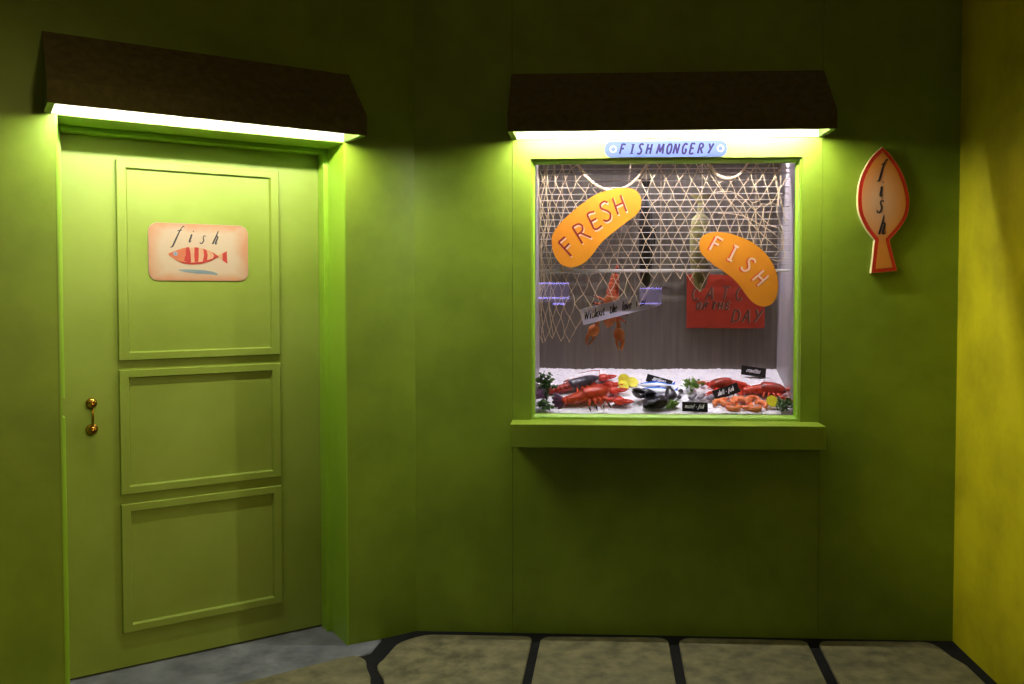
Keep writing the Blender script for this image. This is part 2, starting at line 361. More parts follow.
for k, x0 in enumerate((-2.2, -1.55, -.98, -.40, .18, .72, 1.18)):
    x1 = (-1.60, -1.03, -.45, .13, .67, 1.13, 1.525)[k]
    for j in range(5):
        y1 = 2.93-j*.62-(.0 if k > 1 else .32)+.05*((k+j) % 2); slab([(x0+.04*((j*3+k) % 2), y1), (x1, y1-.01), (x1-.02, y1-.56), (x0, y1-.57)])
# cement apron in front of the door (laid along the door wall)
def DW(s, off): return (CORNER[0]+s*cos(DOORANG)-off*sin(DOORANG), CORNER[1]+s*sin(DOORANG)+off*cos(DOORANG))
slab([DW(-2.3, .0), DW(-1.37, .0), DW(-1.37, .31), DW(-.31, .31), DW(-.30, .0), DW(-.17, -.02), DW(-.27, -.12), DW(-.37, -.14), DW(-1.3, -.30), DW(-2.3, -.3)], .01, .003, 'thresh', 'door_apron')

# --- back wall (boards with fine seams round the window opening)
XA, XB, ZS = -.316, 1.007, 2.152       # seams
OX0, OX1, OZ0, OZ1 = -.235, .923, .938, 2.070   # opening
g = .0007; T = .045
bm = BM()
box(bm, -.80, XA-g, Y, Y+T, -.02, TOP); box(bm, XB+g, XR+.05, Y, Y+T, -.02, TOP)
box(bm, XA+g, XB-g, Y, Y+T, -.02, OZ0); box(bm, XA+g, XB-g, Y, Y+T, ZS+g, TOP)
box(bm, XA+g, OX0, Y, Y+T, OZ0, ZS-g); box(bm, OX1, XB-g, Y, Y+T, OZ0, ZS-g); box(bm, OX0, OX1, Y, Y+T, OZ1, ZS-g)
wall_back = struct(obj('wall_back', bm, G['wall']), 'lime green painted wall boards around the shop window')
bm = BM()
box(bm, XA-.02, XA+.02, Y+.004, Y+.012, -.01, 3.3) if 0 else None
box(bm, XA-.01, XA+.01, Y+T, Y+T+.01, 0, TOP); box(bm, XB-.01, XB+.01, Y+T, Y+T+.01, 0, TOP)
obj('seam_backing', bm, G['gap'], wall_back)

# --- right wall
bm = BM(); box(bm, XR, XR+.06, 0.4, Y+.045, -.02, TOP)
struct(obj('wall_right', bm, G['wallr']), 'yellow-green painted side wall at the right')

# --- left wall with the door opening, in its own frame: x along the wall, y into it
SL, SR, ZL = -1.357, -.316, 2.1155
wl = BM()
box(wl, -3.2, SL, 0, .19, -.02, TOP); box(wl, SR, .0, 0, .19, -.02, TOP); box(wl, SL, SR, 0, .19, ZL, TOP)
wall_left = obj('wall_left', wl, G['wall']); wall_left.location = (*CORNER, 0); wall_left.rotation_euler = (0, 0, DOORANG)
struct(wall_left, 'angled green wall holding the shop door')

# door lining: reveal boards and the stepped stop frame, notch for the latch on the left
trim = empty('trim_1', (*CORNER, 0), DOORANG); struct(trim, 'bright green door lining with a stepped stop')
bm = BM()
for a, b, z0, z1 in ((SL-.004, SL+.003, 0, ZL), (SR-.003, SR+.004, 0, ZL)): box(bm, a, b, -.0015, .19, z0, z1)
box(bm, SL+.003, SR-.003, -.0015, .19, ZL-.003, ZL+.004)
obj('reveal_board', bm, G['trim'], trim)
bm = BM()
box(bm, SL-.03, SL+.025, .19, .262, 0, 1.028, .0015); box(bm, SL-.03, SL+.025, .19, .262, 1.099, 2.13, .0015)
box(bm, SL-.03, SL+.006, .19, .262, 1.028, 1.099)
box(bm, SR-.024, SR+.03, .19, .262, 0, 2.13, .0015); box(bm, SL+.025, SR-.024, .19, .262, 2.093, 2.13, .0015)
obj('door_stop', bm, G['trim'], trim)

# the door
DF = .264
door = empty('door_1', (*CORNER, 0), DOORANG); struct(door, 'green shop door with three moulded panels')
bm = BM(); box(bm, SL-.012, SR+.006, DF, DF+.04, .010, 2.115, .002)
obj('door_leaf', bm, G['door'], door)
for z0, z1 in ((1.227, 2.009), (.699, 1.190), (.150, .661)):
    bm = BM(); w = .034; e = .003; k = .006
    o = lambda d: (-1.142+d, -.514-d, z0+d*.85, z1-d*.85)
    bead_ring(bm, o(0), o(e), DF-.009, DF-.015, DF)
    ring_xz(bm, o(e), o(w), DF-.015, DF)
    bead_ring(bm, o(w), o(w+k), DF-.015, DF-.001, DF)
    obj('panel_moulding', bm, G['door'], door)
# brass pull: two turned rosettes joined by a slim bar
handle = empty('door_handle', (0, 0, 0)); handle.parent = door
def lathe_y(bm, cx, cz, prof, n=20):
    rings = []
    for r, y in prof: rings.append([bm.verts.new((cx+r*cos(2*pi*k/n), y, cz+r*sin(2*pi*k/n))) for k in range(n)])
    for a, b in zip(rings, rings[1:]):
        for k in range(n): bm.faces.new((a[k], a[(k+1) % n], b[(k+1) % n], b[k]))
    bm.faces.new(rings[0]); bm.faces.new(rings[-1])
for cz, prof in ((1.067, [(.0205, DF), (.0205, DF-.004), (.016, DF-.008), (.008, DF-.012), (.007, DF-.022), (.011, DF-.026), (.0155, DF-.032), (.014, DF-.040), (.007, DF-.045), (.001, DF-.046)]),
                 (.966, [(.0215, DF), (.0215, DF-.004), (.015, DF-.007), (.009, DF-.010), (.008, DF-.020), (.012, DF-.024), (.017, DF-.031), (.015, DF-.039), (.008, DF-.044), (.001, DF-.045)])):
    bm = BM(); lathe_y(bm, -1.238, cz, prof); obj('rosette', bm, G['brass'], handle, True)
bm = BM(); tube(bm, [(-1.238, DF-.020, 1.062), (-1.236, DF-.028, 1.04), (-1.236, DF-.031, 1.015), (-1.237, DF-.028, .99), (-1.238, DF-.020, .970)], [.0028, .0036, .0042, .0036, .003], 10)
obj('pull_bar', bm, G['brass'], handle, True)

# --- awnings -------------------------------------------------------------
def awning(name_label, loc, rz, x0, x1, zb, zf, zt, tubemat, cx0, cx1):
    a = empty('awning', loc, rz); tag(a, name_label, 'awning')
    d = .20; t = .006
    bm = BM()
    prism_yz(bm, [(0, zt), (-d, zf), (-d, zb), (-d+t, zb), (-d+t, zf-.002), (0, zt-.010)], x0, x1)
    obj('canopy', bm, G['canvas'], a)
    bm = BM(); prism_yz(bm, [(-d+t, zb+.001), (-d+t, zf-.004), (-d+t+.012, zf-.004), (-d+t+.012, zb+.001)], x0+.02, x1-.02)
    obj('front_board', bm, G['sideg'], a)
    for s0, s1 in ((x0+.0005, x0+.0225), (x1-.0225, x1-.0005)):
        bm = BM(); prism_yz(bm, [(0, zt-.012), (0, zb), (-d+t, zb), (-d+t, zf-.004)], s0, s1); obj('side_panel', bm, G['sideg'], a)
    bm = BM(); prism_yz(bm, [(0, zt-.012), (-d+t+.012, zf-.006), (-d+t+.012, zf-.012), (0, zt-.020)], x0+.022, x1-.022)
    obj('lining', bm, G['sideg'], a)
    bm = BM(); box(bm, x0+.0228, x1-.0228, -.004, -.0005, zb+.002, zt-.03); obj('back_board', bm, G['white_lining'], a)
    ty, tz = -.162, zb+.051
    bm = BM(); tube(bm, [(cx0, ty, tz), (cx1, ty, tz)], .005, 12); tl = obj('light_tube', bm, tubemat, a, True)
    bm = BM(); box(bm, cx0-.005, cx1+.005, ty-.010, ty+.010, tz+.0055, tz+.012, .001)
    for q in (cx0+.1, cx1-.1): box(bm, q-.01, q+.01, ty+.009, -.004, tz+.007, tz+.011)
    obj('lamp_holder', bm, G['cream'], a)
    return a
awning('dark brown box awning with hidden lamp above the green door', (*CORNER, 0), DOORANG, -1.3955, -.2940, 2.1155, 2.191, 2.396, G['tubed'], -1.366, -.323)
awning('dark brown box awning with hidden lamp above the shop window', (0, Y, 0), 0, -.3185, 1.0105, 2.152, 2.2215, 2.434, G['tubew'], -.289, .981)

# --- window ----------------------------------------------------------------
win = empty('window_1', (0, Y, 0)); struct(win, 'square shop window with green frame and sill')
GX0, GX1, GZ0, GZ1 = -.2195, .9065, .958, 2.0525
bm = BM()
ring_xz(bm, (OX0, OX1, OZ0, OZ1), (GX0-.010, GX1+.010, GZ0-.012, GZ1+.010), .0585, .0622)
bead_ring(bm, (GX0-.010, GX1+.010, GZ0-.012, GZ1+.010), (GX0, GX1, GZ0, GZ1), .031, .0465, .0615)
ring_xz(bm, (OX0+.0005, OX1-.0005, OZ0+.0005, OZ1-.0005), (OX0+.005, OX1-.005, OZ0+.006, OZ1-.006), .018, .030)
bmesh.ops.remove_doubles(bm, verts=bm.verts, dist=1e-5)
obj('window_frame', bm, G['trim'], win)
bm = BM(); box(bm, -.3155, 1.0005, -.124, -.0005, .838, .9375, .0025)
obj('window_sill', bm, G['wall'], win)
bm = BM(); box(bm, GX0-.003, GX1+.003, .048, .052, GZ0-.003, GZ1+.003); obj('glass_pane', bm, G['glass'], win)
# display box behind the glass
BD = .505; BX0, BX1 = -.2245, .932; BZ1 = 2.27
bm = BM(); box(bm, BX0-.012, BX1+.012, BD, BD+.012, .90, BZ1+.012); obj('back_panel', bm, G['backp'], win)
for a, b in ((BX0-.012, BX0), (BX1, BX1+.012)):
    bm = BM(); box(bm, a, b, .0625, BD, .90, BZ1); obj('side_panel', bm, G['sidep'], win)
bm = BM(); box(bm, BX0, BX1, .0625, BD, BZ1, BZ1+.012); box(bm, BX0, BX1, .050, .062, 2.0715, BZ1+.012); obj('top_panel', bm, G['sidep'], win)
bm = BM(); box(bm, BX0, BX1, .0625, BD, .90, .912); obj('base_panel', bm, G['sidep'], win)

# lamp of the display, above the opening
lp = empty('tube_lamp', (0, Y, 0)); tag(lp, 'fluorescent lamp inside the top of the fish display', 'lamp')
bm = BM(); tube(bm, [(-.16, .12, 2.19), (.87, .12, 2.19)], .012, 12); obj('light_tube', bm, G['tubei'], lp, True)
bm = BM(); box(bm, -.19, .90, .105, .135, 2.215, 2.2695, .003); box(bm, -.19, -.162, .107, .133, 2.176, 2.216); box(bm, .872, .90, .107, .133, 2.176, 2.216); obj('lamp_holder', bm, G['cream'], lp)
bm = BM(); tube(bm, [(-.19, .30, 2.225), (.90, .30, 2.225)], .007, 12); obj('ice_fill_tube', bm, G['tubes'], lp, True)  # second, hidden tube added only to brighten the ice
bm = BM(); prism_yz(bm, [(.279, 2.140), (.279, 2.2695), (.321, 2.2695), (.321, 2.140), (.318, 2.140), (.318, 2.245), (.282, 2.245), (.282, 2.140)], -.215, .925); obj('fill_shade', bm, G['metal'], lp)  # added with the fill tube, shaped to keep its light off the back panel

# --- crushed ice -------------------------------------------------------------
TILT = math.atan(.36)
def zs(off): return .962+.36*(off-.06)
nx, ny = 170, 74
bm = BM(); grid = []
from mathutils import noise
for j in range(ny+1):
    row = []
    for i in range(nx+1):
        x = BX0+.001+(BX1-BX0-.002)*i/nx; o = .064+(BD-.066)*j/ny
        h = noise.noise(Vector((x*9, o*9, 0)))*.005+noise.noise(Vector((x*55, o*55, 3)))*.0035+noise.noise(Vector((x*130, o*130, 5)))*.003
        row.append(bm.verts.new((x, Y+o, zs(o)-.004+h)))
    grid.append(row)
for j in range(ny):
    for i in range(nx): bm.faces.new((grid[j][i], grid[j][i+1], grid[j+1][i+1], grid[j+1][i]))
rim = grid[0]+[r[-1] for r in grid[1:]]+grid[-1][-2::-1]+[r[0] for r in grid[-2:0:-1]]
low = [bm.verts.new((v.co.x, v.co.y, .913)) for v in rim]
for i in range(len(rim)): bm.faces.new((rim[i], rim[(i+1) % len(rim)], low[(i+1) % len(rim)], low[i]))
bm.faces.new(low)
ice = obj('crushed_ice', bm, G['ice']); tag(ice, 'sloping bed of white crushed ice behind the shop window', 'ice'); ice['kind'] = 'stuff'

def place(o, x, off, yaw=0, lift=0, pitch=0, roll=0):
    """lay a thing on the sloping ice"""
    m = Matrix.Translation((x, Y+off, zs(off)+lift)) @ Matrix.Rotation(TILT, 4, 'X') @ Matrix.Rotation(yaw, 4, 'Z') @ Matrix.Rotation(pitch, 4, 'Y') @ Matrix.Rotation(roll, 4, 'X')
    o.location = m.translation; o.rotation_euler = m.to_euler(); return o

# --- lobsters -----------------------------------------------------------------
def lobster(name, label, cat, L, carap, abdo, fan, clawm, group=None, claws=((1, 28), (-1, -20)), bend=0, legm=None, clawlen=.36, antenna=True, tipmat=None, wf=.150, fanroll=0):
    """head towards +x, belly at z=0; L is the body length from fan to head"""
    r = empty(name); tag(r, label, cat, group)
    W = L*wf
    def P(t, z=0): return Vector(((t-.5)*L, bend*L*(t-.5)**2*1.5, z))
    # abdomen: six overlapping rings
    bm = BM()
    pts = []; rad = []
    for k in range(6):
        t0 = .13+.065*k; rr = W*(.56+.07*k)
        for q, f in ((0, .86), (.25, 1.0), (.75, 1.03), (.98, .93)):
            t = t0+.065*q; pts.append(P(t, rr*.92*f)); rad.append(rr*f)
    tube(bm, pts, rad, 14, .85)
    obj('abdomen', bm, abdo, r, True)
    # side points along the abdomen
    bm = BM()
    ts = [.48, .52, .60, .70, .80, .88, .94, .985, 1.01]; rs = [.84, .94, .99, 1.0, .96, .84, .60, .32, .06]
    tube(bm, [P(t, W*(1.03+.06*sin((t-.5)*6))) for t in ts], [W*q for q in rs], 16, .92)
    obj('carapace', bm, carap, r, True)
    # tail fan: five flat lobes
    bm = BM()
    for k in range(5):
        a = radians((-52, -26, 0, 26, 52)[k])+pi
        c = P(.13, W*.30)+Vector((cos(a)*L*.075, sin(a)*L*.07, -.0*W))
        ellipsoid(bm, c, (L*.090, L*.040, L*.013), Matrix.Rotation(a, 4, 'Z') @ Matrix.Rotation(radians(6), 4, 'Y'), 12, 6)
    if fanroll:
        bmesh.ops.transform(bm, matrix=Matrix.Translation(P(.13, W*.30)) @ Matrix.Rotation(radians(-8), 4, 'Y') @ Matrix.Rotation(radians(fanroll), 4, 'X') @ Matrix.Scale(1.25, 4) @ Matrix.Translation(-P(.13, W*.30)), verts=bm.verts)
        bmesh.ops.translate(bm, vec=(0, 0, W*.45), verts=bm.verts)
    obj('tail_fan', bm, fan, r, True)
    # claws
    for sd, deg in claws:
        a = radians(deg); R3 = Matrix.Rotation(a, 4, 'Z')
        j0 = P(.82, W*.6)+Vector((0, sd*W*.8, 0)); j1 = j0+R3 @ Vector((L*.10, sd*L*.045, 0)); j2 = j1+R3 @ Vector((L*.08, -sd*L*.01, 0))
        bm = BM(); tube(bm, [j0, (j0+j1)/2+Vector((0, 0, W*.2)), j1, (j1+j2)/2, j2], [W*.22, W*.30, W*.24, W*.34, W*.26], 10)
        CL = L*clawlen
        def cp(x, y, z=0): return j2+R3 @ Vector((x*CL, sd*y*CL, z*CL))
        tube(bm, [cp(-.02, 0), cp(.08, .0), cp(.22, .02), cp(.38, .03), cp(.52, .02)], [CL*.06, CL*.16, CL*.23, CL*.21, CL*.10], 12, .72)
        c = obj('claw', bm, clawm, r, True)
        bm = BM(); tube(bm, [cp(.40, .09), cp(.58, .14), cp(.78, .11), cp(.92, .04)], [CL*.10, CL*.085, CL*.055, CL*.012], 10, .7); obj('pincer', bm, clawm, c, True)
        bm = BM(); tube(bm, [cp(.42, -.07), cp(.60, -.10), cp(.76, -.06), cp(.88, .01)], [CL*.08, CL*.055, CL*.04, CL*.010], 10, .7); obj('pincer', bm, tipmat or clawm, c, True)
    # walking legs
    for sd in (1, -1):
        for k in range(4):
            t = .58+.075*k; b = P(t, W*.45)+Vector((0, sd*W*.75, 0)); f = (k-1.6)*.035*L
            k1 = b+Vector((f*.6, sd*L*.10, W*.55)); k2 = b+Vector((f*1.2+L*.01, sd*L*.17, W*.05)); k3 = b+Vector((f*1.5+L*.025, sd*L*.235, -W*.46))
            bm = BM(); tube(bm, [b, (b+k1)/2+Vector((0, 0, W*.1)), k1, k2], [W*.20, W*.21, W*.18, W*.13], 7); lg = obj('leg', bm, legm or clawm, r, True)
            bm = BM(); tube(bm, [k2, (k2+k3)/2, k3], [W*.13, W*.10, W*.02], 7); obj('leg_tip', bm, G['black'], lg, True)
    if antenna:
        for sd in (1, -1):
            b = P(.985, W*.9)+Vector((0, sd*W*.2, 0))
            bm = BM(); tube(bm, [b, b+Vector((L*.06, sd*L*.04, L*.03)), b+Vector((L*.10, sd*L*.13, L*.05)), b+Vector((L*.02, sd*L*.22, L*.03)), b+Vector((-L*.18, sd*L*.27, L*.0))], [L*.010, L*.008, L*.006, L*.005, L*.003], 6)
            obj('antenna', bm, clawm, r, True)
            bm = BM(); ellipsoid(bm, P(.955, W*1.05)+Vector((0, sd*W*.38, W*.12)), (W*.16,)*3, None, 10, 6); obj('eye', bm, G['black'], r, True)
    return r
LG = 'lobsters on the ice'
o = lobster('lobster', 'lobster with slate violet back lying behind another at the left end of the ice', 'lobster', .315, G['lobslate'], G['lobdk'], G['lobpur'], G['claw'], LG, claws=((1, -8), (-1, -14)), bend=.15, legm=G['lobred'], clawlen=.34, wf=.090, fanroll=40)
place(o, -.070, .262, radians(25))
o = lobster('lobster', 'front orange-red lobster with purple tail fan at the left end of the ice', 'lobster', .255, G['lobred'], G['lobred'], G['lobpur'], G['claw'], LG, claws=((1, -6), (-1, -22)), bend=.12, legm=G['lobred'], clawlen=.42, fanroll=48)
place(o, -.006, .146, radians(17))
o = lobster('lobster', 'coral red lobster facing left beside the parsley, partly behind a tilted price tag', 'lobster', .205, G['crabdk'], G['crabred'], G['crabred'], G['crabred'], LG, claws=((1, 22), (-1, -26)), bend=.15, clawlen=.30, antenna=True)
place(o, .668, .285, radians(192))
o = lobster('lobster', 'maroon red lobster with long legs beside the lemon slice at the right end', 'lobster', .215, G['crabdk'], G['crabred'], G['crabred'], G['crabred'], LG, claws=((1, 6), (-1, -30)), bend=-.2, clawlen=.26, antenna=True)
place(o, .805, .235, radians(-9))

# --- prawns --------------------------------------------------------------------
def prawn(label, flip=False):
    r = empty('prawn'); tag(r, label, 'prawn', 'cooked prawns in front of the ice')
    bm = BM(); pts = []; rad = []
    N = 22
    for i in range(N):
        t = i/(N-1); a = radians(-30+250*t); R = .0200
        pts.append((R*cos(a)*1.25, (R*sin(a)), .009)); base = .0062+.0058*sin(pi*min(1, t*1.05))**.8 if t < .96 else .0035
        rad.append(base*(1+.10*(i % 3 == 0)))
    tube(bm, pts, rad, 10, .95); obj('body', bm, G['shrimp'], r, True)
    bm = BM(); c = Vector(pts[0])
    for k in (-1, 0, 1): ellipsoid(bm, c+Vector((.003+.002*abs(k), -.007, 0)), (.008, .003, .0015), Matrix.Rotation(radians(-80+24*k), 4, 'Z'), 8, 5)
    obj('tail_fan', bm, G['claw'], r, True)
    return r
def copy_tree(o, parent=None):
    c = o.copy(); COL.objects.link(c); c.parent = parent
    for ch in list(o.children): copy_tree(ch, c)
    return c
plab = ['curled orange prawn furthest left in the heap, below the tilted price tag', 'orange prawn lying frontmost at the left of the heap', 'curled prawn touching the lower edge of the tilted price tag',
        'pink-orange prawn in the middle of the heap', 'prawn at the back of the heap close to the maroon red lobster', 'prawn at the right end of the heap near the lemon slice',
        'prawn between the tilted price tag and the maroon red lobster', 'prawn half under the lower left corner of the tilted price tag', 'frontmost prawn in the right half of the heap', 'prawn resting on top of the middle of the heap']
pp = [(.602, .135, 10, 0), (.655, .105, 190, 0), (.682, .155, 60, .002), (.715, .118, 230, 0), (.757, .172, 20, 0), (.782, .128, -40, 0), (.722, .176, 140, 0), (.634, .150, 100, 0), (.748, .102, 170, 0), (.698, .130, -20, .012)]
p0 = prawn(plab[0])
for i, (x, off, yw, lf) in enumerate(pp):
    q = p0 if i == 0 else copy_tree(p0); q['label'] = plab[i]
    place(q, x, off, radians(yw), .001+lf)

# --- lemon slices ----------------------------------------------------------------
def lemon(label, R=.027):
    r = empty('lemon_slice'); tag(r, label, 'lemon slice', 'lemon slices on the ice')
    bm = BM(); n = 28
    prof = [(R*.93, .0), (R, .001), (R, .007), (R*.93, .008)]
    rings = [[bm.verts.new((a*cos(2*pi*k/n), a*sin(2*pi*k/n), z)) for k in range(n)] for a, z in prof]
    for A, B in zip(rings, rings[1:]+rings[:1]):
        for k in range(n): bm.faces.new((A[k], A[(k+1) % n], B[(k+1) % n], B[k]))
    obj('rind', bm, G['lemon'], r, True)
    bm = BM()
    for k in range(9):
        a0, a1 = 2*pi*k/9+.05, 2*pi*(k+1)/9-.05
        P = [(R*.08*cos((a0+a1)/2), R*.08*sin((a0+a1)/2))]+[(R*.92*cos(a0+(a1-a0)*t/4), R*.92*sin(a0+(a1-a0)*t/4)) for t in range(5)]
        lo = [bm.verts.new((x, y, .0008)) for x, y in P]; hi = [bm.verts.new((x, y, .0076)) for x, y in P]
        bm.faces.new(lo); bm.faces.new(hi)
        for i in range(len(P)): bm.faces.new((lo[i], lo[(i+1) % len(P)], hi[(i+1) % len(P)], hi[i]))
    obj('flesh', bm, G['flesh'], r)
    bm = BM(); bmesh.ops.create_cone(bm, cap_ends=True, segments=24, radius1=R*.93, radius2=R*.93, depth=.0055, matrix=Matrix.Translation((0, 0, .004))); obj('pith', bm, G['lemon'], r)
    return r
l0 = lemon('lemon slice lying rearmost by the claws of the left lobsters')
place(l0, .183, .345, 0, .016, 0, radians(38))
for lb, a in (('right-hand lemon slice of the three, leaning by the black price board', (.222, .318, .4, .014, 0, radians(36))),
              ('lower lemon slice of the three, just above the front lobster claw', (.178, .292, .9, .010, 0, radians(24))),
              ('round lemon slice standing alone by the maroon red lobster', (.829, .118, .2, .026, 0, radians(40)))):
    c = copy_tree(l0); c['label'] = lb; place(c, *a)

# --- parsley ----------------------------------------------------------------------
def parsley(label, n, spread, h, mat, seed):
    rnd = random.Random(seed)
    r = empty('parsley_sprig'); tag(r, label, 'parsley', 'parsley sprigs on the ice')
    st = BM(); lf = BM()
    for k in range(n):
        a = rnd.uniform(0, 2*pi); d = spread*rnd.uniform(.2, 1); hh = h*rnd.uniform(.45, 1)*(1-.3*d/spread)
        tip = Vector((d*cos(a), d*sin(a)*.8, hh)); mid = tip*.5+Vector((0, 0, hh*.1))
        tube(st, [(0, 0, -.003), mid, tip], [.0011, .0009, .0006], 5)
        for q in range(9):
            c = tip+Vector((rnd.gauss(0, .006), rnd.gauss(0, .006), rnd.gauss(0, .005))); c.z = max(c.z, .001)
            m = Matrix.Translation(c) @ Euler((rnd.uniform(-.9, .9), rnd.uniform(-.9, .9), rnd.uniform(0, 6.3))).to_matrix().to_4x4()
            s = rnd.uniform(.0065, .0105)
            for ang in (-55, 0, 55):
                mm = m @ Matrix.Rotation(radians(ang), 4, 'Z')
                pts = [(0, 0, 0), (.35, .32, .12), (.7, .42, .05), (1.15, .0, -.1), (.7, -.42, .05), (.35, -.32, .12)]
                vs = [lf.verts.new(mm @ Vector((x*s, y*s, z*s))) for x, y, z in pts]
                vb = [lf.verts.new(mm @ Vector((x*s, y*s, z*s-.0003))) for x, y, z in pts]
                lf.faces.new(vs); lf.faces.new(vb[::-1])
                for i in range(6): lf.faces.new((vs[i], vb[i], vb[(i+1) % 6], vs[(i+1) % 6]))
    obj('foliage', lf, mat, r); obj('stem', st, mat, r)
    return r
place(parsley('tall dark parsley sprig in the back left corner of the ice', 26, .040, .150, G['leaf'], 1), -.174, .170)
place(parsley('low dark parsley sprig in the front left corner below the lobster tails', 14, .034, .044, G['leaf'], 2), -.182, .085)
place(parsley('small bright green parsley sprig between the mussels and the straight price tag', 10, .028, .034, G['leafb'], 3), .388, .108)
place(parsley('bright green parsley sprig behind the silver shells', 17, .044, .074, G['leafb'], 4), .492, .262)
place(parsley('dark parsley sprig in the right corner beside the lone lemon slice', 18, .044, .052, G['leaf'], 5), .876, .100)

# --- fish -------------------------------------------------------------------------
def fish(name, label, L, H, T, skin, group=None, tail=1., finm=None, cat='fish', full=.75):
    """head +x, back +z, centred; H height, T half thickness"""
    r = empty(name); tag(r, label, cat, group)
    bm = BM(); N = 18; rings = []
    for i in range(N):
        t = i/(N-1); x = -L*.42+L*.92*t
        f = max(.05, (sin(pi*min(1, .10+.90*t)**1.15))**full) if t < 1 else .03
        if t < .15: f = .26+.6*t
        hh = H/2*f; tt = T*f
        rings.append([bm.verts.new((x, tt*cos(2*pi*k/14), H/2+hh*sin(2*pi*k/14))) for k in range(14)])
    for a, b in zip(rings, rings[1:]):
        for k in range(14): bm.faces.new((a[k], a[(k+1) % 14], b[(k+1) % 14], b[k]))
    bm.faces.new(rings[0]); bm.faces.new(rings[-1])
    obj('body', bm, skin, r, True)
    fm = finm or skin
    bm = BM(); x = -L*.40
    prism_xz(bm, [(x, H*.5+H*.12), (x-L*.06, H*.5+H*.28*tail), (x-L*.13, H*.5+H*.62*tail), (x-L*.105, H*.5), (x-L*.13, H*.5-H*.62*tail), (x-L*.06, H*.5-H*.28*tail), (x, H*.5-H*.12)], -.001, .001)
    obj('tail_fin', bm, fm, r)
    bm = BM(); prism_xz(bm, [(-L*.10, H*.93), (-L*.02, H*1.18), (L*.06, H*1.12), (L*.16, H*.93)], -.0008, .0008); obj('dorsal_fin', bm, fm, r)
    for sd in (1, -1):
        bm = BM(); ellipsoid(bm, (L*.40, sd*T*.50, H*.60), (L*.016, T*.14, L*.016), None, 10, 6); obj('eye', bm, G['black'], r, True)
    return r
s1 = fish('sardine', 'rear blue-backed silver sardine lying under the black price board', .170, .038, .011, G['sardine'], 'sardines on the ice')
place(s1, .330, .268, radians(179), .012, 0, radians(62))
s2 = copy_tree(s1); s2['label'] = 'front blue-backed silver sardine lying directly behind the mussels'; place(s2, .335, .215, radians(175), .012, 0, radians(62))

# --- mussels ------------------------------------------------------------------------
def shell_half(bm, L, W, D, up=1, th=.0012, ribs=0):
    """spoon-shaped half shell, hinge at x=0, lip at x=L; bulges to z=up"""
    n, m = 14, 12; out = []; inn = []
    for i in range(n+1):
        t = i/n; x = L*t; w = W/2*(sin(pi*min(1, t)**.62))**.6 if 0 < t < 1 else .0008
        ro = []; ri = []
        for k in range(m+1):
            u = -1+2*k/m; h = D*(1-u*u)*(sin(pi*t**.7))**.7 if 0 < t < 1 else 0
            rb = 1+ribs*.10*cos(u*16)
            ro.append(bm.verts.new((x, w*u, up*h*rb))); ri.append(bm.verts.new((x, w*u*.95, up*(h*rb-th) if h > th else up*h*.5-up*.0002)))
        out.append(ro); inn.append(ri)
    for g in (out, inn):
        for i in range(n):
            for k in range(m): bm.faces.new((g[i][k], g[i][k+1], g[i+1][k+1], g[i+1][k]))
    for i in range(n):
        for k in (0, m): bm.faces.new((out[i][k], out[i+1][k], inn[i+1][k], inn[i][k]))
    for k in range(m):
        for i in (0, n): bm.faces.new((out[i][k], out[i][k+1], inn[i][k+1], inn[i][k]))
def mussel(label, L=.060, W=.036, D=.011, gape=22, m1='mussel', m2='mussel', group='mussels on the ice', name='mussel', cat='mussel', ribs=0):
    r = empty(name); tag(r, label, cat, group)
    for up, a in ((1, -gape), (-1, 0)):
        bm = BM(); shell_half(bm, L, W, D, up, ribs=ribs)
        bmesh.ops.transform(bm, matrix=Matrix.Translation((0, 0, D)) @ Matrix.Rotation(radians(a), 4, 'Y'), verts=bm.verts)
        obj('shell', bm, G[m1 if up > 0 else m2], r, True)
    bm = BM(); ellipsoid(bm, (L*.5, 0, D*.95), (L*.34, W*.30, D*.5)); obj('meat', bm, G['nacre'], r, True)
    return r
m0 = mussel('large dark open mussel at the left of the shells', .072, .056, .016, m2='nacre', gape=26)
place(m0, .214, .185, radians(-62), .022, 0, radians(-38))
ms = [('large dark open mussel at the right, beside the small parsley sprig', (.352, .135, -118, .018, 10)), ('mussel in the middle of the dark shells, standing on end', (.292, .170, -80, .012, -10)),
      ('flat mussel by the razor shell tip, in front of the large left mussel', (.258, .105, -20, .001, 0)), ('mussel tucked just below the front sardine', (.318, .190, 190, .004, 0)), ('small mussel right behind the large right-hand mussel', (.392, .150, 100, .004, 0)),
      ('frontmost mussel lying between the two large ones', (.300, .095, 15, .002, 0))]
for lb, (x, off, yw, lf, pt) in ms:
    c = copy_tree(m0); c['label'] = lb; place(c, x, off, radians(yw), lf, radians(pt))
rz = mussel('thin black razor shell lying left of the mussels in front of the lobster claw', .085, .014, .005, 4, name='razor_shell', cat='shell', group=None)
place(rz, .120, .118, radians(4), .001)
c0 = mussel('silver grey ribbed clam left of three behind the straight price tag', .058, .028, .010, 6, 'clam', 'clam', 'silver clams on the ice', 'clam', 'clam', ribs=1)
place(c0, .470, .165, radians(50), .004)
for lb, a in (('silver grey ribbed clam middle of three behind the straight price tag', (.508, .165, radians(50), .004)), ('silver grey ribbed clam right of three behind the straight price tag', (.548, .165, radians(42), .004))):
    c = copy_tree(c0); c['label'] = lb; place(c, *a)
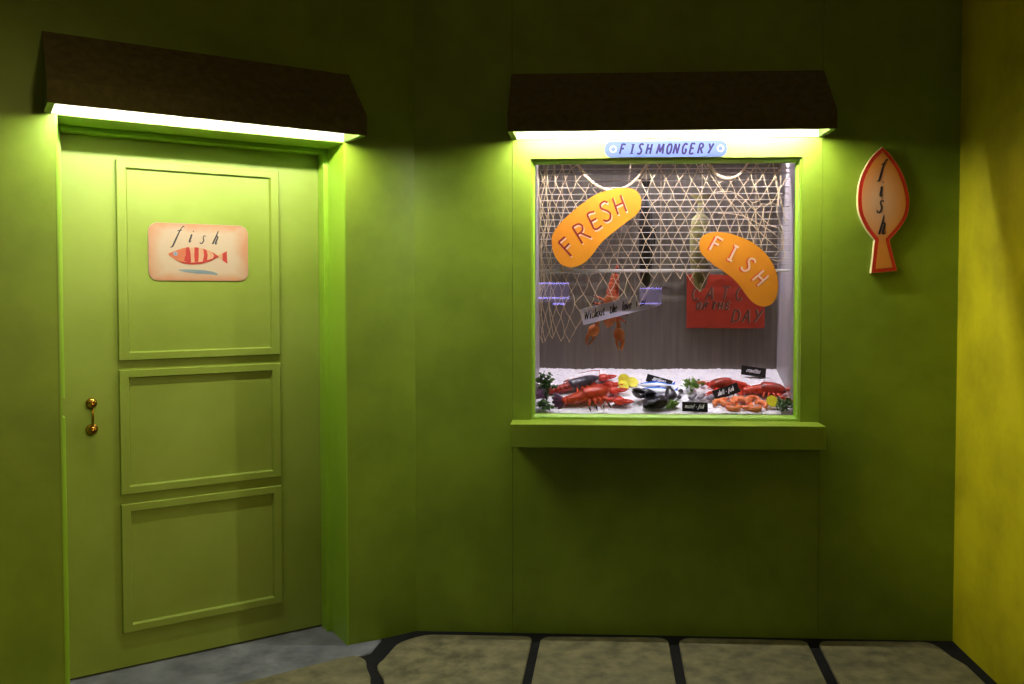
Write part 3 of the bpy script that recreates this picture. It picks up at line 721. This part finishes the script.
def snail(label):
    r = empty('periwinkle'); tag(r, label, 'sea snail', 'black periwinkles on the ice')
    bm = BM(); pts = []; rad = []
    for i in range(40):
        t = i/39; a = t*2*pi*2.6; R = .0075*(1-t)**1.1
        pts.append((R*cos(a), R*sin(a), .006+.014*t)); rad.append(.0062*(1-t)+.0006)
    tube(bm, pts, rad, 8); obj('shell', bm, G['mussel'], r, True)
    bm = BM(); ellipsoid(bm, (.0085, .0, .0055), (.004, .0045, .0045)); obj('operculum', bm, G['nacre'], r, True)
    return r
n0 = snail('rear black periwinkle between the sardine tails and the parsley'); place(n0, .440, .250, .3, .001)
n1 = copy_tree(n0); n1['label'] = 'front black periwinkle just above the left end of the straight price tag'; place(n1, .428, .190, 2.2, .001)

# --- black price tags --------------------------------------------------------------
def price_tag(label, W, H, text, h, loc, tiltz, lean, yaw=0):
    r = empty('price_tag'); tag(r, label, 'price tag', 'black price tags on the ice')
    bm = BM(); box(bm, -W/2, W/2, -.0015, .0015, 0, H, .0004); obj('board', bm, G['slate'], r)
    bm = BM()
    tw = sum(GL[c][0]+.16 for c in text)*h
    bm.free(); x0 = -tw/2
    for wd in text.split(' '):
        bm = BM(); write(bm, wd, x0, H*.36, h, 0, h*.18, -.0024, -.0013, .25); obj('lettering', bm, G['chalk'], r)
        x0 += (sum(GL[c][0]+.16 for c in wd)+.4)*h
    bm = BM(); tube(bm, [(0, .004, H*.7), (0, .006, -.018)], .0015, 6); obj('spike', bm, G['metal'], r)
    x, off, lift = loc
    m = Matrix.Translation((x, Y+off, zs(off)+lift)) @ Matrix.Rotation(yaw, 4, 'Z') @ Matrix.Rotation(lean, 4, 'X') @ Matrix.Rotation(tiltz, 4, 'Y')
    r.location = m.translation; r.rotation_euler = m.to_euler(); return r
price_tag('small black price tag tilted down to the right behind the sardines', .122, .036, 'sardine', .011, (.333, .300, .010), radians(17), radians(-30)) if 0 else None
GL['d'] = (.45, [[(.36, .9), (.12, .95), (.02, .3), (.14, 0), (.34, .4)], [(.42, 1.6), (.36, .1), (.48, 0)]])
price_tag('small black price tag tilted down to the right behind the sardines', .122, .038, 'sardines', .0135, (.342, .305, .012), radians(17), radians(-30))
price_tag('straight black price tag standing in front of the silver clams', .112, .042, 'mussel - fish', .0115, (.484, .072, .002), radians(1.5), radians(-14))
price_tag('black price tag tilted up to the right above the prawn heap', .120, .046, 'scallo - fry' if 0 else 'shell - fish', .0125, (.646, .178, .020), radians(-20), radians(-20))
price_tag('black price tag at the back right with faded writing, behind the red lobsters', .116, .045, 'crevettes', .013, (.800, .400, .010), radians(8), radians(-20))

# --- hanging fish and crayfish -------------------------------------------------------
def hang(o, x, off, z, roty, rz=0):
    m = Matrix.Translation((x, Y+off, z)) @ Matrix.Rotation(rz, 4, 'Z') @ Matrix.Rotation(roty, 4, 'Y')
    o.location = m.translation; o.rotation_euler = m.to_euler(); return o
f = fish('hanging_fish', 'olive dried fish hanging tail up right of the window middle', .44, .098, .030, G['codskin'], None, .95, full=.42)
hang(f, .478, .25, 1.715, radians(90), 0)
bm = BM(); tube(bm, [(-.212, 0, .055), (-.553, 0, .055)], .0015, 6); obj('string', bm, G['cord'], f)
f2 = fish('hanging_fish', 'narrow black fish hanging tail up left of the window middle', .50, .070, .024, G['eel'], None, .9, full=.30)
hang(f2, .246, .28, 1.760, radians(90), 0)
bm = BM(); tube(bm, [(-.24, 0, .035), (-.372, 0, .035)], .0015, 6); obj('string', bm, G['cord'], f2)
cr = lobster('crayfish', 'tan orange crayfish hanging tail up behind the frosted sign', 'crayfish', .28, G['tan'], G['tanred'], G['tanred'], G['tan'], None, claws=((1, 12), (-1, -16)), clawlen=.42, legm=G['tanred'], antenna=False, wf=.125, fanroll=86)
m = Matrix.Translation((.125, Y+.30, 1.470)) @ Matrix.Rotation(radians(8), 4, 'Y') @ Matrix.Rotation(radians(90), 4, 'X') @ Matrix.Rotation(radians(-90), 4, 'Z')
cr.location = m.translation; cr.rotation_euler = m.to_euler()
bm = BM(); tube(bm, [(-.17, 0, .01), (-.655, 0, .01)], .001, 6); obj('string', bm, G['cord'], cr)

# --- venetian blind ------------------------------------------------------------------
bl = empty('venetian_blind', (0, Y, 0)); tag(bl, 'half-lowered cream venetian blind across the upper shop window', 'blind')
bm = BM(); zz = [2.071-.0295*k for k in range(-3, 16)]
for z in [2.040, 2.019, 1.988, 1.958, 1.929, 1.902, 1.872, 1.847, 1.816, 1.788, 1.759, 1.730, 1.703, 1.672, 1.646, 1.617]:
    n = 4
    top = [[bm.verts.new((x, .112+.022*k/n, z+.0016*(1-(2*k/n-1)**2)+.0006)) for k in range(n+1)] for x in (-.202, .900)]
    bot = [[bm.verts.new((x, .112+.022*k/n, z+.0016*(1-(2*k/n-1)**2)-.0006)) for k in range(n+1)] for x in (-.202, .900)]
    for k in range(n):
        bm.faces.new((top[0][k], top[0][k+1], top[1][k+1], top[1][k])); bm.faces.new((bot[0][k], bot[1][k], bot[1][k+1], bot[0][k+1]))
    for k in (0, n): bm.faces.new((top[0][k], top[1][k], bot[1][k], bot[0][k]))
    for s in (0, 1):
        bm.faces.new(top[s]+bot[s][::-1])
obj('slats', bm, G['slat'], bl)
bm = BM(); box(bm, -.204, .902, .111, .136, 1.583, 1.596, .003); obj('bottom_rail', bm, G['rail'], bl)
bm = BM(); box(bm, -.204, .902, .108, .140, 2.075, 2.105, .003); obj('head_rail', bm, G['rail'], bl)
for x in (-.10, .335, .752):
    bm = BM(); tube(bm, [(x, .1105, 2.08), (x, .1105, 1.59)], .0007, 5); tube(bm, [(x, .1365, 2.08), (x, .1365, 1.59)], .0007, 5); obj('ladder_cord', bm, G['cord'], bl)

# --- fishing net ----------------------------------------------------------------------
net = empty('fishing_net', (0, Y, 0)); tag(net, 'cream diamond-mesh fishing net draped behind the window glass', 'net')
def lerp_tab(tab, x):
    for (a, b), (c, d) in zip(tab, tab[1:]):
        if x <= c: return b+(d-b)*max(0, (x-a))/(c-a)
    return tab[-1][1]
ZB = [(-.25, 1.25), (-.13, 1.24), (-.03, 1.30), (.02, 1.36), (.10, 1.42), (.25, 1.44), (.30, 1.52), (.46, 1.515), (.53, 1.50), (.58, 1.60), (.90, 1.60)]
def swoop(x):
    for a, b, zm in ((-.05, .288, 1.942), (.522, .722, 1.990)):
        if a < x < b:
            u = (x-(a+b)/2)/((b-a)/2); return zm+(2.085-zm)*abs(u)**2.2
    return 9
rn = random.Random(3)
cols, rows, sp = 22, 16, .0545
def xm(u):   # bunched up at the left, pulled in at the right
    return -.207+.016*u+.0036*u*u if u < 5 else -.037+(u-5)*.0562
nodes = {}
for j in range(rows):
    for i in range(cols):
        u = i+.5*(j % 2); x = xm(u)+rn.gauss(0, .0045); z = 2.092-j*.0545+rn.gauss(0, .0055)
        if x > .56:        # right part hangs slantwise in folds
            k = (x-.56)/.34; x -= .10*k*k*min(1, j/6); z -= .05*k*sin(j*.9)+.035*k*(j % 3 == 0)
        if x > .885 or x < -.215: continue
        zt = swoop(x)
        if z > zt+.06: continue
        z = min(z, zt)
        if z < lerp_tab(ZB, x)-.02+(.03*sin(i*2.3) if x < .3 else 0): continue
        nodes[i, j] = (x, .080+rn.uniform(-.006, .010), z)
bm = BM(); kb = BM()
for (i, j), p in nodes.items():
    kb_m = Matrix.Translation(p); bmesh.ops.create_icosphere(kb, subdivisions=1, radius=.0030, matrix=kb_m)
    for q in ((i, j+1), (i+(1 if j % 2 else -1), j+1)):
        if q in nodes:
            b = nodes[q]; L = (Vector(b)-Vector(p)).length
            if L > .12: continue
            md = (Vector(p)+Vector(b))/2+Vector((rn.gauss(0, .0028), rn.gauss(0, .001), -.0025))
            tube(bm, [p, md, b], .0016, 5, cap=False)
# loose fold lines and stray loops at both edges
for P in ([(-.20, .084, 2.08), (-.206, .090, 1.95), (-.196, .080, 1.85), (-.205, .088, 1.72), (-.190, .082, 1.60), (-.200, .084, 1.46), (-.188, .080, 1.36)],
          [(-.185, .074, 2.06), (-.178, .078, 1.98), (-.198, .074, 1.88), (-.176, .080, 1.78), (-.194, .074, 1.66), (-.178, .082, 1.55), (-.196, .076, 1.46), (-.184, .08, 1.30)],
          [(-.165, .086, 2.07), (-.170, .080, 1.93), (-.160, .086, 1.80), (-.172, .080, 1.68), (-.150, .086, 1.56), (-.158, .080, 1.42), (-.140, .084, 1.30)],
          [(.52, .085, 2.05), (.60, .080, 1.93), (.70, .086, 1.82), (.80, .080, 1.72), (.86, .084, 1.68), (.862, .08, 1.76), (.835, .084, 1.85), (.85, .08, 1.98), (.842, .082, 2.08)],
          [(.56, .082, 1.93), (.65, .084, 1.93), (.72, .080, 1.87), (.80, .084, 1.79), (.845, .08, 1.77), (.86, .084, 1.70), (.83, .08, 1.655)],
          [(.58, .080, 1.84), (.68, .084, 1.83), (.76, .080, 1.79), (.84, .084, 1.735), (.87, .08, 1.66), (.85, .084, 1.63), (.81, .08, 1.64)],
          [(.815, .082, 2.07), (.835, .084, 1.95), (.855, .08, 1.88), (.875, .084, 1.80)]):
    tube(bm, smooth_open(P, 5), .0017, 5)
obj('mesh', bm, G['cord'], net); obj('knots', kb, G['cord'], net)
for a, b, zm in ((-.05, .288, 1.942), (.522, .722, 1.990)):
    for off2, ph in ((0, 0), (.006, pi)):
        pass
    bm = BM()
    for ph in (0, pi):
        pts = []
        for i in range(61):
            x = a+(b-a)*i/60; u = (x-(a+b)/2)/((b-a)/2); z = zm+(2.085-zm)*abs(u)**2.2
            pts.append((x+.003*cos(i*1.1+ph), .074+.003*sin(i*1.1+ph), z+.003*sin(i*1.1+ph+1)))
        tube(bm, pts, .0046, 6)
    obj('rope', bm, G['rope'], net, True)
# hook the net hangs from, top right
bm = BM(); tube(bm, [(.845, .085, 2.10), (.845, .085, 2.055), (.852, .080, 2.040), (.862, .078, 2.045), (.864, .078, 2.058)], .003, 8); obj('hook', bm, G['metal'], net, True)

# --- signs -------------------------------------------------------------------------------
def mesh_sign(label, cat, loc=(0, Y, 0), rz=0, group=None, name='sign'):
    e = empty(name, loc, rz); tag(e, label, cat, group); return e
# FRESH
FR = [(-.146, 1.724), (-.139, 1.754), (-.109, 1.796), (-.067, 1.836), (-.012, 1.881), (.042, 1.917), (.097, 1.937), (.151, 1.948), (.199, 1.945), (.229, 1.928), (.243, 1.898), (.240, 1.861), (.221, 1.831), (.182, 1.801), (.139, 1.768), (.097, 1.735), (.061, 1.699), (.031, 1.657), (.0, 1.626), (-.036, 1.607), (-.072, 1.603), (-.109, 1.620), (-.133, 1.654), (-.144, 1.687)]
FI = [(.495, 1.700), (.503, 1.729), (.529, 1.749), (.568, 1.755), (.619, 1.750), (.670, 1.734), (.715, 1.714), (.755, 1.685), (.789, 1.651), (.818, 1.603), (.834, 1.546), (.834, 1.500), (.822, 1.460), (.797, 1.436), (.763, 1.433), (.729, 1.449), (.700, 1.480), (.672, 1.520), (.637, 1.557), (.598, 1.586), (.558, 1.612), (.524, 1.643), (.501, 1.669)]
SG = 'orange word stickers on the shop window'
s = mesh_sign('orange bean-shaped window sign reading FRESH in red letters', 'sign', group=SG)
bm = BM(); prism_xz(bm, smooth_closed(FR, 3), .0445, .0478); obj('board', bm, G['orange'], s)
LF = [('F', -.074, 1.697, 45, .082), ('R', -.014, 1.756, 33, .084), ('E', .040, 1.808, 27, .074), ('S', .088, 1.847, 20, .084), ('H', .150, 1.875, 20, .076)]
bm = BM()
for ch, x, z, a, h in LF: glyph(bm, ch, x, z, h, radians(a), .0085, .0440, .0446, 0, 1.0, .004, -.006)
obj('letter_shadow', bm, G['pink'], s)
bm = BM()
for ch, x, z, a, h in LF: glyph(bm, ch, x, z, h, radians(a), .0085, .0434, .0440, 0, 1.0)
obj('lettering', bm, G['dred'], s)
s = mesh_sign('orange bean-shaped window sign reading FISH in pale pink letters', 'sign', group=SG)
bm = BM(); prism_xz(bm, smooth_closed(FI, 3), .0445, .0478); obj('board', bm, G['orange'], s)
LF = [('F', .570, 1.699, -26, .066), ('I', .641, 1.663, -26, .066), ('S', .707, 1.613, -40, .066), ('H', .760, 1.554, -48, .064)]
bm = BM()
for ch, x, z, a, h in LF: glyph(bm, ch, x, z, h, radians(a), .0115, .0440, .0446, 0, 1.0, -.006, -.001)
obj('letter_shadow', bm, G['vermil'], s)
bm = BM()
for ch, x, z, a, h in LF: glyph(bm, ch, x, z, h, radians(a), .0085, .0434, .0440, 0, 1.0)
obj('lettering', bm, G['pink'], s)

# FISHMONGERY
s = mesh_sign('pale blue name plate reading FISHMONGERY above the window', 'sign')
bm = BM(); prism_xz(bm, rrect(.083, .604, 2.0725, 2.1415, .030), -.005, 0); obj('plate', bm, G['blue'], s)
xs = [(175, 'F'), (247, 'I'), (308, 'S'), (375, 'H'), (462, 'M'), (528, 'O'), (582, 'N'), (645, 'G'), (702, 'E'), (768, 'R'), (838, 'Y')]
bm = BM()
for X, ch in xs:
    px = 600+X/7.585; x = .084+(px-605)*.004262; GLc = 'i_cap' if ch == 'I' else ch
    glyph(bm, GLc, x, 2.1075, .042, 0, .0082, -.0062, -.005, .22, .80)
    if ch == 'I':
        for zz2 in (.0195, -.0195): ribbon(bm, [(x-.008+zz2*.2, 2.1075+zz2, 1), (x+.008+zz2*.2, 2.1075+zz2, 1)], .003, -.0063, -.005)
obj('lettering', bm, G['violet'], s)
for X in (101, 914):
    bm = BM(); x = .084+(600+X/7.585-605)*.004262
    ribbon(bm, [(x+.0125*cos(2*pi*k/20), 2.1075+.0125*sin(2*pi*k/20), 1) for k in range(21)], .0045, -.0062, -.005)
    obj('printed_ring', bm, G['white'], s)

# fish-shaped plaque
PL = [(1.249, 2.106), (1.284, 2.072), (1.323, 2.015), (1.349, 1.955), (1.3645, 1.886), (1.359, 1.826), (1.334, 1.774), (1.284, 1.714), (1.318, 1.584), (1.209, 1.574), (1.223, 1.714), (1.190, 1.757), (1.159, 1.818), (1.150, 1.879), (1.155, 1.948), (1.174, 2.008), (1.207, 2.064)]
def upright(seg): return smooth_open(seg, 4)
right = upright([PL[0], *PL[1:8]]); left = upright([PL[10], *PL[11:], PL[0]])
outl = right+[PL[8], PL[9]]+left[:-1]
cx, cz = 1.257, 1.880
def inset(pts, d):
    out = []; n = len(pts)
    area = sum(pts[i][0]*pts[(i+1) % n][1]-pts[(i+1) % n][0]*pts[i][1] for i in range(n)); sg = 1 if area > 0 else -1
    for i in range(n):
        a, p, b = Vector(pts[i-1]), Vector(pts[i]), Vector(pts[(i+1) % n])
        n1 = Vector((-(p-a).y, (p-a).x)).normalized()*sg; n2 = Vector((-(b-p).y, (b-p).x)).normalized()*sg
        m = (n1+n2); m = m/(max(.35, m.length_squared/2)); out.append(tuple(p+m*d))
    return out
s = mesh_sign('wooden fish-shaped plaque with red edge reading fish, right of the window', 'sign')
bm = BM(); prism_xz(bm, outl, -.020, 0); obj('rim', bm, G['plwood'], s)
bm = BM(); prism_xz(bm, inset(outl, .0015), -.0212, -.020); obj('border', bm, G['plred'], s)
bm = BM(); prism_xz(bm, inset(outl, .0165), -.0222, -.0212); obj('face', bm, radial('tan_plaque_face', (212, 158, 112), (208, 126, 40), (1.235, 1.87), .11, .17), s)
bm = BM()
for ch, x, z, h in (('f', 1.248, 2.009, .046), ('i', 1.247, 1.920, .042), ('s', 1.244, 1.856, .050), ('h', 1.252, 1.763, .046)):
    glyph(bm, ch, x, z, h, radians(2), .0054, -.0234, -.0222, .12, 1.05)
obj('lettering', bm, G['ink'], s)

# card on the door
cd = mesh_sign('peach card with a red striped fish and the word fish, on the door', 'sign', (*CORNER, 0), DOORANG)
F0 = DF
bm = BM(); prism_xz(bm, rrect(-1.029, -.643, 1.541, 1.772, .036, 8), F0-.003, F0); obj('card_edge', bm, G['cream'], cd)
CM = M('printed_peach_card', (246, 208, 168), .6); nt = CM.node_tree; b = nt.nodes['Principled BSDF']
tc = nt.nodes.new('ShaderNodeTexCoord'); ns = nt.nodes.new('ShaderNodeTexNoise'); ns.inputs['Scale'].default_value = 14
mp = nt.nodes.new('ShaderNodeMapping'); mp.inputs['Location'].default_value = (.836/.193, 0, -1.6565/.1155); mp.inputs['Scale'].default_value = (1/.193, 0, 1/.1155)
nt.links.new(tc.outputs['Object'], mp.inputs['Vector']); nt.links.new(tc.outputs['Object'], ns.inputs['Vector'])
ab = nt.nodes.new('ShaderNodeVectorMath'); ab.operation = 'ABSOLUTE'; nt.links.new(mp.outputs[0], ab.inputs[0])
sx = nt.nodes.new('ShaderNodeSeparateXYZ'); nt.links.new(ab.outputs[0], sx.inputs[0])
mx = nt.nodes.new('ShaderNodeMath'); mx.operation = 'MAXIMUM'; nt.links.new(sx.outputs['X'], mx.inputs[0]); nt.links.new(sx.outputs['Z'], mx.inputs[1])
ad = nt.nodes.new('ShaderNodeMath'); ad.operation = 'MULTIPLY_ADD'; ad.inputs[1].default_value = .35; nt.links.new(ns.outputs['Fac'], ad.inputs[0]); nt.links.new(mx.outputs[0], ad.inputs[2])
rp = nt.nodes.new('ShaderNodeValToRGB'); rp.color_ramp.elements[0].position = .75; rp.color_ramp.elements[0].color = (*lin((164, 140, 112)), 1)
rp.color_ramp.elements[1].position = 1; rp.color_ramp.elements[1].color = (*lin((160, 108, 72)), 1)
sc = nt.nodes.new('ShaderNodeMath'); sc.operation = 'MULTIPLY'; sc.inputs[1].default_value = .86; nt.links.new(ad.outputs[0], sc.inputs[0])
nt.links.new(sc.outputs[0], rp.inputs[0]); nt.links.new(rp.outputs[0], b.inputs['Base Color'])
bm = BM(); prism_xz(bm, rrect(-1.0285, -.6435, 1.5415, 1.7715, .036, 8), F0-.0038, F0-.003); obj('card', bm, CM, cd)
def cu(X, Yz): return (-1.029+(X-85)/840*.386, 1.772-(Yz-50)/507*.231)
def cpoly(name, pts, mat, y, par=None, sm=True):
    bm = BM(); P = [cu(*p) for p in pts]; prism_xz(bm, smooth_closed(P, 3) if sm else P, F0-y-.0006+.003, F0-y+.003); return obj(name, bm, mat, par or cd)
fb = cpoly('printed_fish', [(245, 325), (290, 300), (340, 278), (400, 264), (480, 262), (550, 272), (610, 295), (655, 322), (655, 345), (600, 375), (520, 402), (440, 412), (360, 398), (300, 370)], G['fishor'], .0068)
cpoly('printed_head', [(245, 325), (290, 300), (340, 278), (392, 266), (384, 330), (372, 396), (330, 388), (290, 362)], G['fishhead'], .0072, None)
bm = BM()
for P in ([(392, 260), (416, 258), (428, 310), (432, 392), (400, 398), (372, 380), (386, 330)], [(462, 258), (496, 260), (496, 330), (492, 386), (462, 390), (458, 330)], [(536, 268), (566, 285), (572, 330), (566, 372), (530, 384), (540, 330)],
          [(606, 298), (662, 332), (664, 342), (612, 362), (628, 330)], [(700, 308), (736, 286), (740, 400), (700, 368)], [(330, 386), (380, 392), (440, 396), (520, 386), (600, 360), (650, 346), (600, 378), (520, 404), (440, 413), (372, 404)]):
    prism_xz(bm, [cu(*p) for p in P], F0-.0054, F0-.0048)
obj('stripes', bm, G['fishred'], fb)
cpoly('printed_tail', [(655, 326), (734, 286), (742, 400), (655, 345)], G['fishor'], .0068, None, False)
bm = BM(); bmesh.ops.create_cone(bm, cap_ends=True, segments=16, radius1=.0085, radius2=.0085, depth=.0006, matrix=Matrix.Translation((cu(303, 320)[0], F0-.0058, cu(303, 320)[1])) @ Matrix.Rotation(pi/2, 4, 'X'))
ey = obj('printed_eye', bm, G['white'], fb)
bm = BM(); bmesh.ops.create_cone(bm, cap_ends=True, segments=16, radius1=.004, radius2=.004, depth=.0006, matrix=Matrix.Translation((cu(303, 320)[0], F0-.0064, cu(303, 320)[1])) @ Matrix.Rotation(pi/2, 4, 'X'))
obj('printed_pupil', bm, G['shad'], cd)
cpoly('printed_shadow', [(325, 462), (390, 456), (480, 458), (560, 464), (620, 476), (655, 492), (650, 505), (590, 498), (500, 495), (420, 486), (370, 478)], G['shad'], .0068)
bm = BM()
for ch, X, Yz, h in (('f', 318, 165, .0440), ('i', 432, 178, .0320), ('s', 533, 188, .0330), ('h', 640, 190, .0320)):
    x, z = cu(X, Yz); glyph(bm, ch, x, z, h, 0, .0042 if ch != 's' else .0034, F0-.0048, F0-.0038, .26, 1.0)
obj('lettering', bm, G['ink'], cd)

# frosted sign with handwriting
fs = empty('sign', (-.008, Y+.19, 1.344)); tag(fs, 'tilted frosted white sign with black handwriting below the blind', 'sign')
ang = atan2(1.508-1.4175, .354); fs.rotation_euler = (0, -ang, 0)
bm = BM(); box(bm, 0, .362, 0, .003, 0, .072, .0008); obj('board', bm, G['acrylic'], fs)
bm = BM(); write(bm, 'Without  the  love  now', .016, .022, .0235, 0, .0040, -.0012, -.0002, .3, .10); obj('lettering', bm, G['ink'], fs)
for x in (.03, .33):
    bm = BM(); tube(bm, [(x, .0015, .070), (x+sin(ang)*.0-(2.2-1.5)*0, .0015, .070)] if 0 else [(x, .0015, .071), (x+sin(ang)*.72, .0015, .071+cos(ang)*.72)], .0004, 4); obj('string', bm, G['metal'], fs)

# catch of the day board
cs = mesh_sign('red-orange board reading CATCH OF THE DAY on the display back wall', 'sign')
bm = BM(); box(bm, .492, .866, .470, .482, 1.319, 1.578, .001); obj('board', bm, G['signred'], cs)
bm = BM(); bm2 = BM()
def cw(text, x, z, h, dx):
    for ch in text:
        for B, w, y0, y1, ddx in ((bm2, .0085, .4684, .470, .004), (bm, .0075, .4672, .4684, 0)):
            glyph(B, ch, x+ddx, z, h, radians(-3), w, y0, y1, .18, .95)
        x += dx
cw('CATCH', .534, 1.488, .062, .070); cw('OF', .548, 1.428, .034, .034); cw('THE', .620, 1.428, .034, .034); cw('DAY', .728, 1.378, .062, .052)
obj('letter_shadow', bm2, G['signlt'], cs); obj('lettering', bm, G['signdk'], cs)
bm = BM(); 
for x in (.52, .84): box(bm, x-.01, x+.01, .482, BD, 1.54, 1.56)
obj('spacer', bm, G['metal'], cs)

# ------------------------------------------------------------------ unseen light boxes added behind the viewer for the violet-blue reflections in the glass
G['bluebar'] = tube_mat('violet_blue_light_bar', (.34, .30, 1), 14)
G['bluepanel'] = tube_mat('dim_violet_lit_panel', (.50, .40, 1), 1.3)
def light_box(label, x0, x1, z0, z1, bars):
    e = empty('light_box', ((x0+x1)/2, -3.06, z0-.04)); tag(e, label, 'light', 'violet blue lights mirrored in the glass')
    X = (x1-x0)/2; Hh = z1-z0
    bm = BM(); box(bm, -X-.02, X+.02, -.06, .03, 0, Hh+.08, .004); obj('housing', bm, G['slate'], e)
    bm = BM(); box(bm, -X+.02, X-.02, -.05, .02, -(z0-.04)-.004, 0); box(bm, -X-.03, X+.03, -.15, .12, -(z0-.04)-.004, -(z0-.04)+.03, .003); obj('pedestal', bm, G['slate'], e)
    bm = BM(); box(bm, -X, X, .0305, .036, .042, .038+Hh); obj('lit_panel', bm, G['bluepanel'], e)
    for b0, b1, zb, h in bars:
        bm = BM(); box(bm, b0-(x0+x1)/2, b1-(x0+x1)/2, .0365, .052, zb-z0+.04, zb-z0+.04+h, .002); obj('light_bar', bm, G['bluebar'], e)
light_box('violet blue light with two bars, mirrored at the left behind the net', -.578, -.197, 1.36, 1.60, [(-.578, -.197, 1.582, .020), (-.578, -.197, 1.402, .020), (-.40, -.25, 1.325, .030)])
light_box('violet blue light with two bars, mirrored over the right end of the frosted sign', .670, .936, 1.34, 1.535, [(.670, .936, 1.522, .016), (.670, .936, 1.338, .014)])

# ------------------------------------------------------------------ room lamps (behind and above the viewer), added floor fill and ambient
def spot(name, loc, tgt, e, col, size, blend, rad=.15):
    l = bpy.data.lights.new(name, 'SPOT'); l.energy = e; l.color = col; l.spot_size = radians(size); l.spot_blend = blend; l.shadow_soft_size = rad
    o = bpy.data.objects.new(name, l); COL.objects.link(o); o.location = loc
    o.rotation_euler = (Vector(tgt)-Vector(loc)).to_track_quat('-Z', 'Y').to_euler(); return o
spot('gallery_spot_right', (-1.0, 2.3, 2.9), (1.58, 3.10, 1.15), 105, (1, .84, .30), 36, .9, .1)
spot('gallery_spot_left', (1.3, -.2, 2.4), (-2.0, 2.55, 1.0), 235, (1, .86, .36), 42, 1, .2)
spot('floor_fill_spot', (.3, 2.0, 3.3), (.3, 3.0, 0), 12, (1, .93, .80), 50, 1, .25)  # fill spot added to brighten the floor, not a known lamp
w = bpy.data.worlds.new('World'); S.world = w; w.use_nodes = True
w.node_tree.nodes['Background'].inputs[0].default_value = (1, .74, .26, 1); w.node_tree.nodes['Background'].inputs[1].default_value = .09

# ------------------------------------------------------------------ camera
cam = bpy.data.cameras.new('Camera'); co = bpy.data.objects.new('Camera', cam); COL.objects.link(co); S.camera = co
cam.sensor_width = 36; cam.sensor_fit = 'HORIZONTAL'; cam.lens = 861.02/1024*36
cam.shift_x = (512-543.62)/1024; cam.shift_y = (318.67-342)/1024
yaw, pitch, roll = radians(-2.758), radians(1.8527), radians(.0102)
fwd = Vector((sin(yaw)*cos(pitch), cos(yaw)*cos(pitch), -sin(pitch))); rt = Vector((cos(yaw), -sin(yaw), 0)); up = rt.cross(fwd)
co.matrix_world = Matrix(((rt.x, up.x, -fwd.x, 0), (rt.y, up.y, -fwd.y, 0), (rt.z, up.z, -fwd.z, 1.5), (0, 0, 0, 1)))
cam.clip_start = .05
vs = S.view_settings; vs.view_transform = 'Standard'; vs.look = 'None'; vs.exposure = 0; vs.gamma = 1; vs.use_curve_mapping = False
S.display_settings.display_device = 'sRGB'
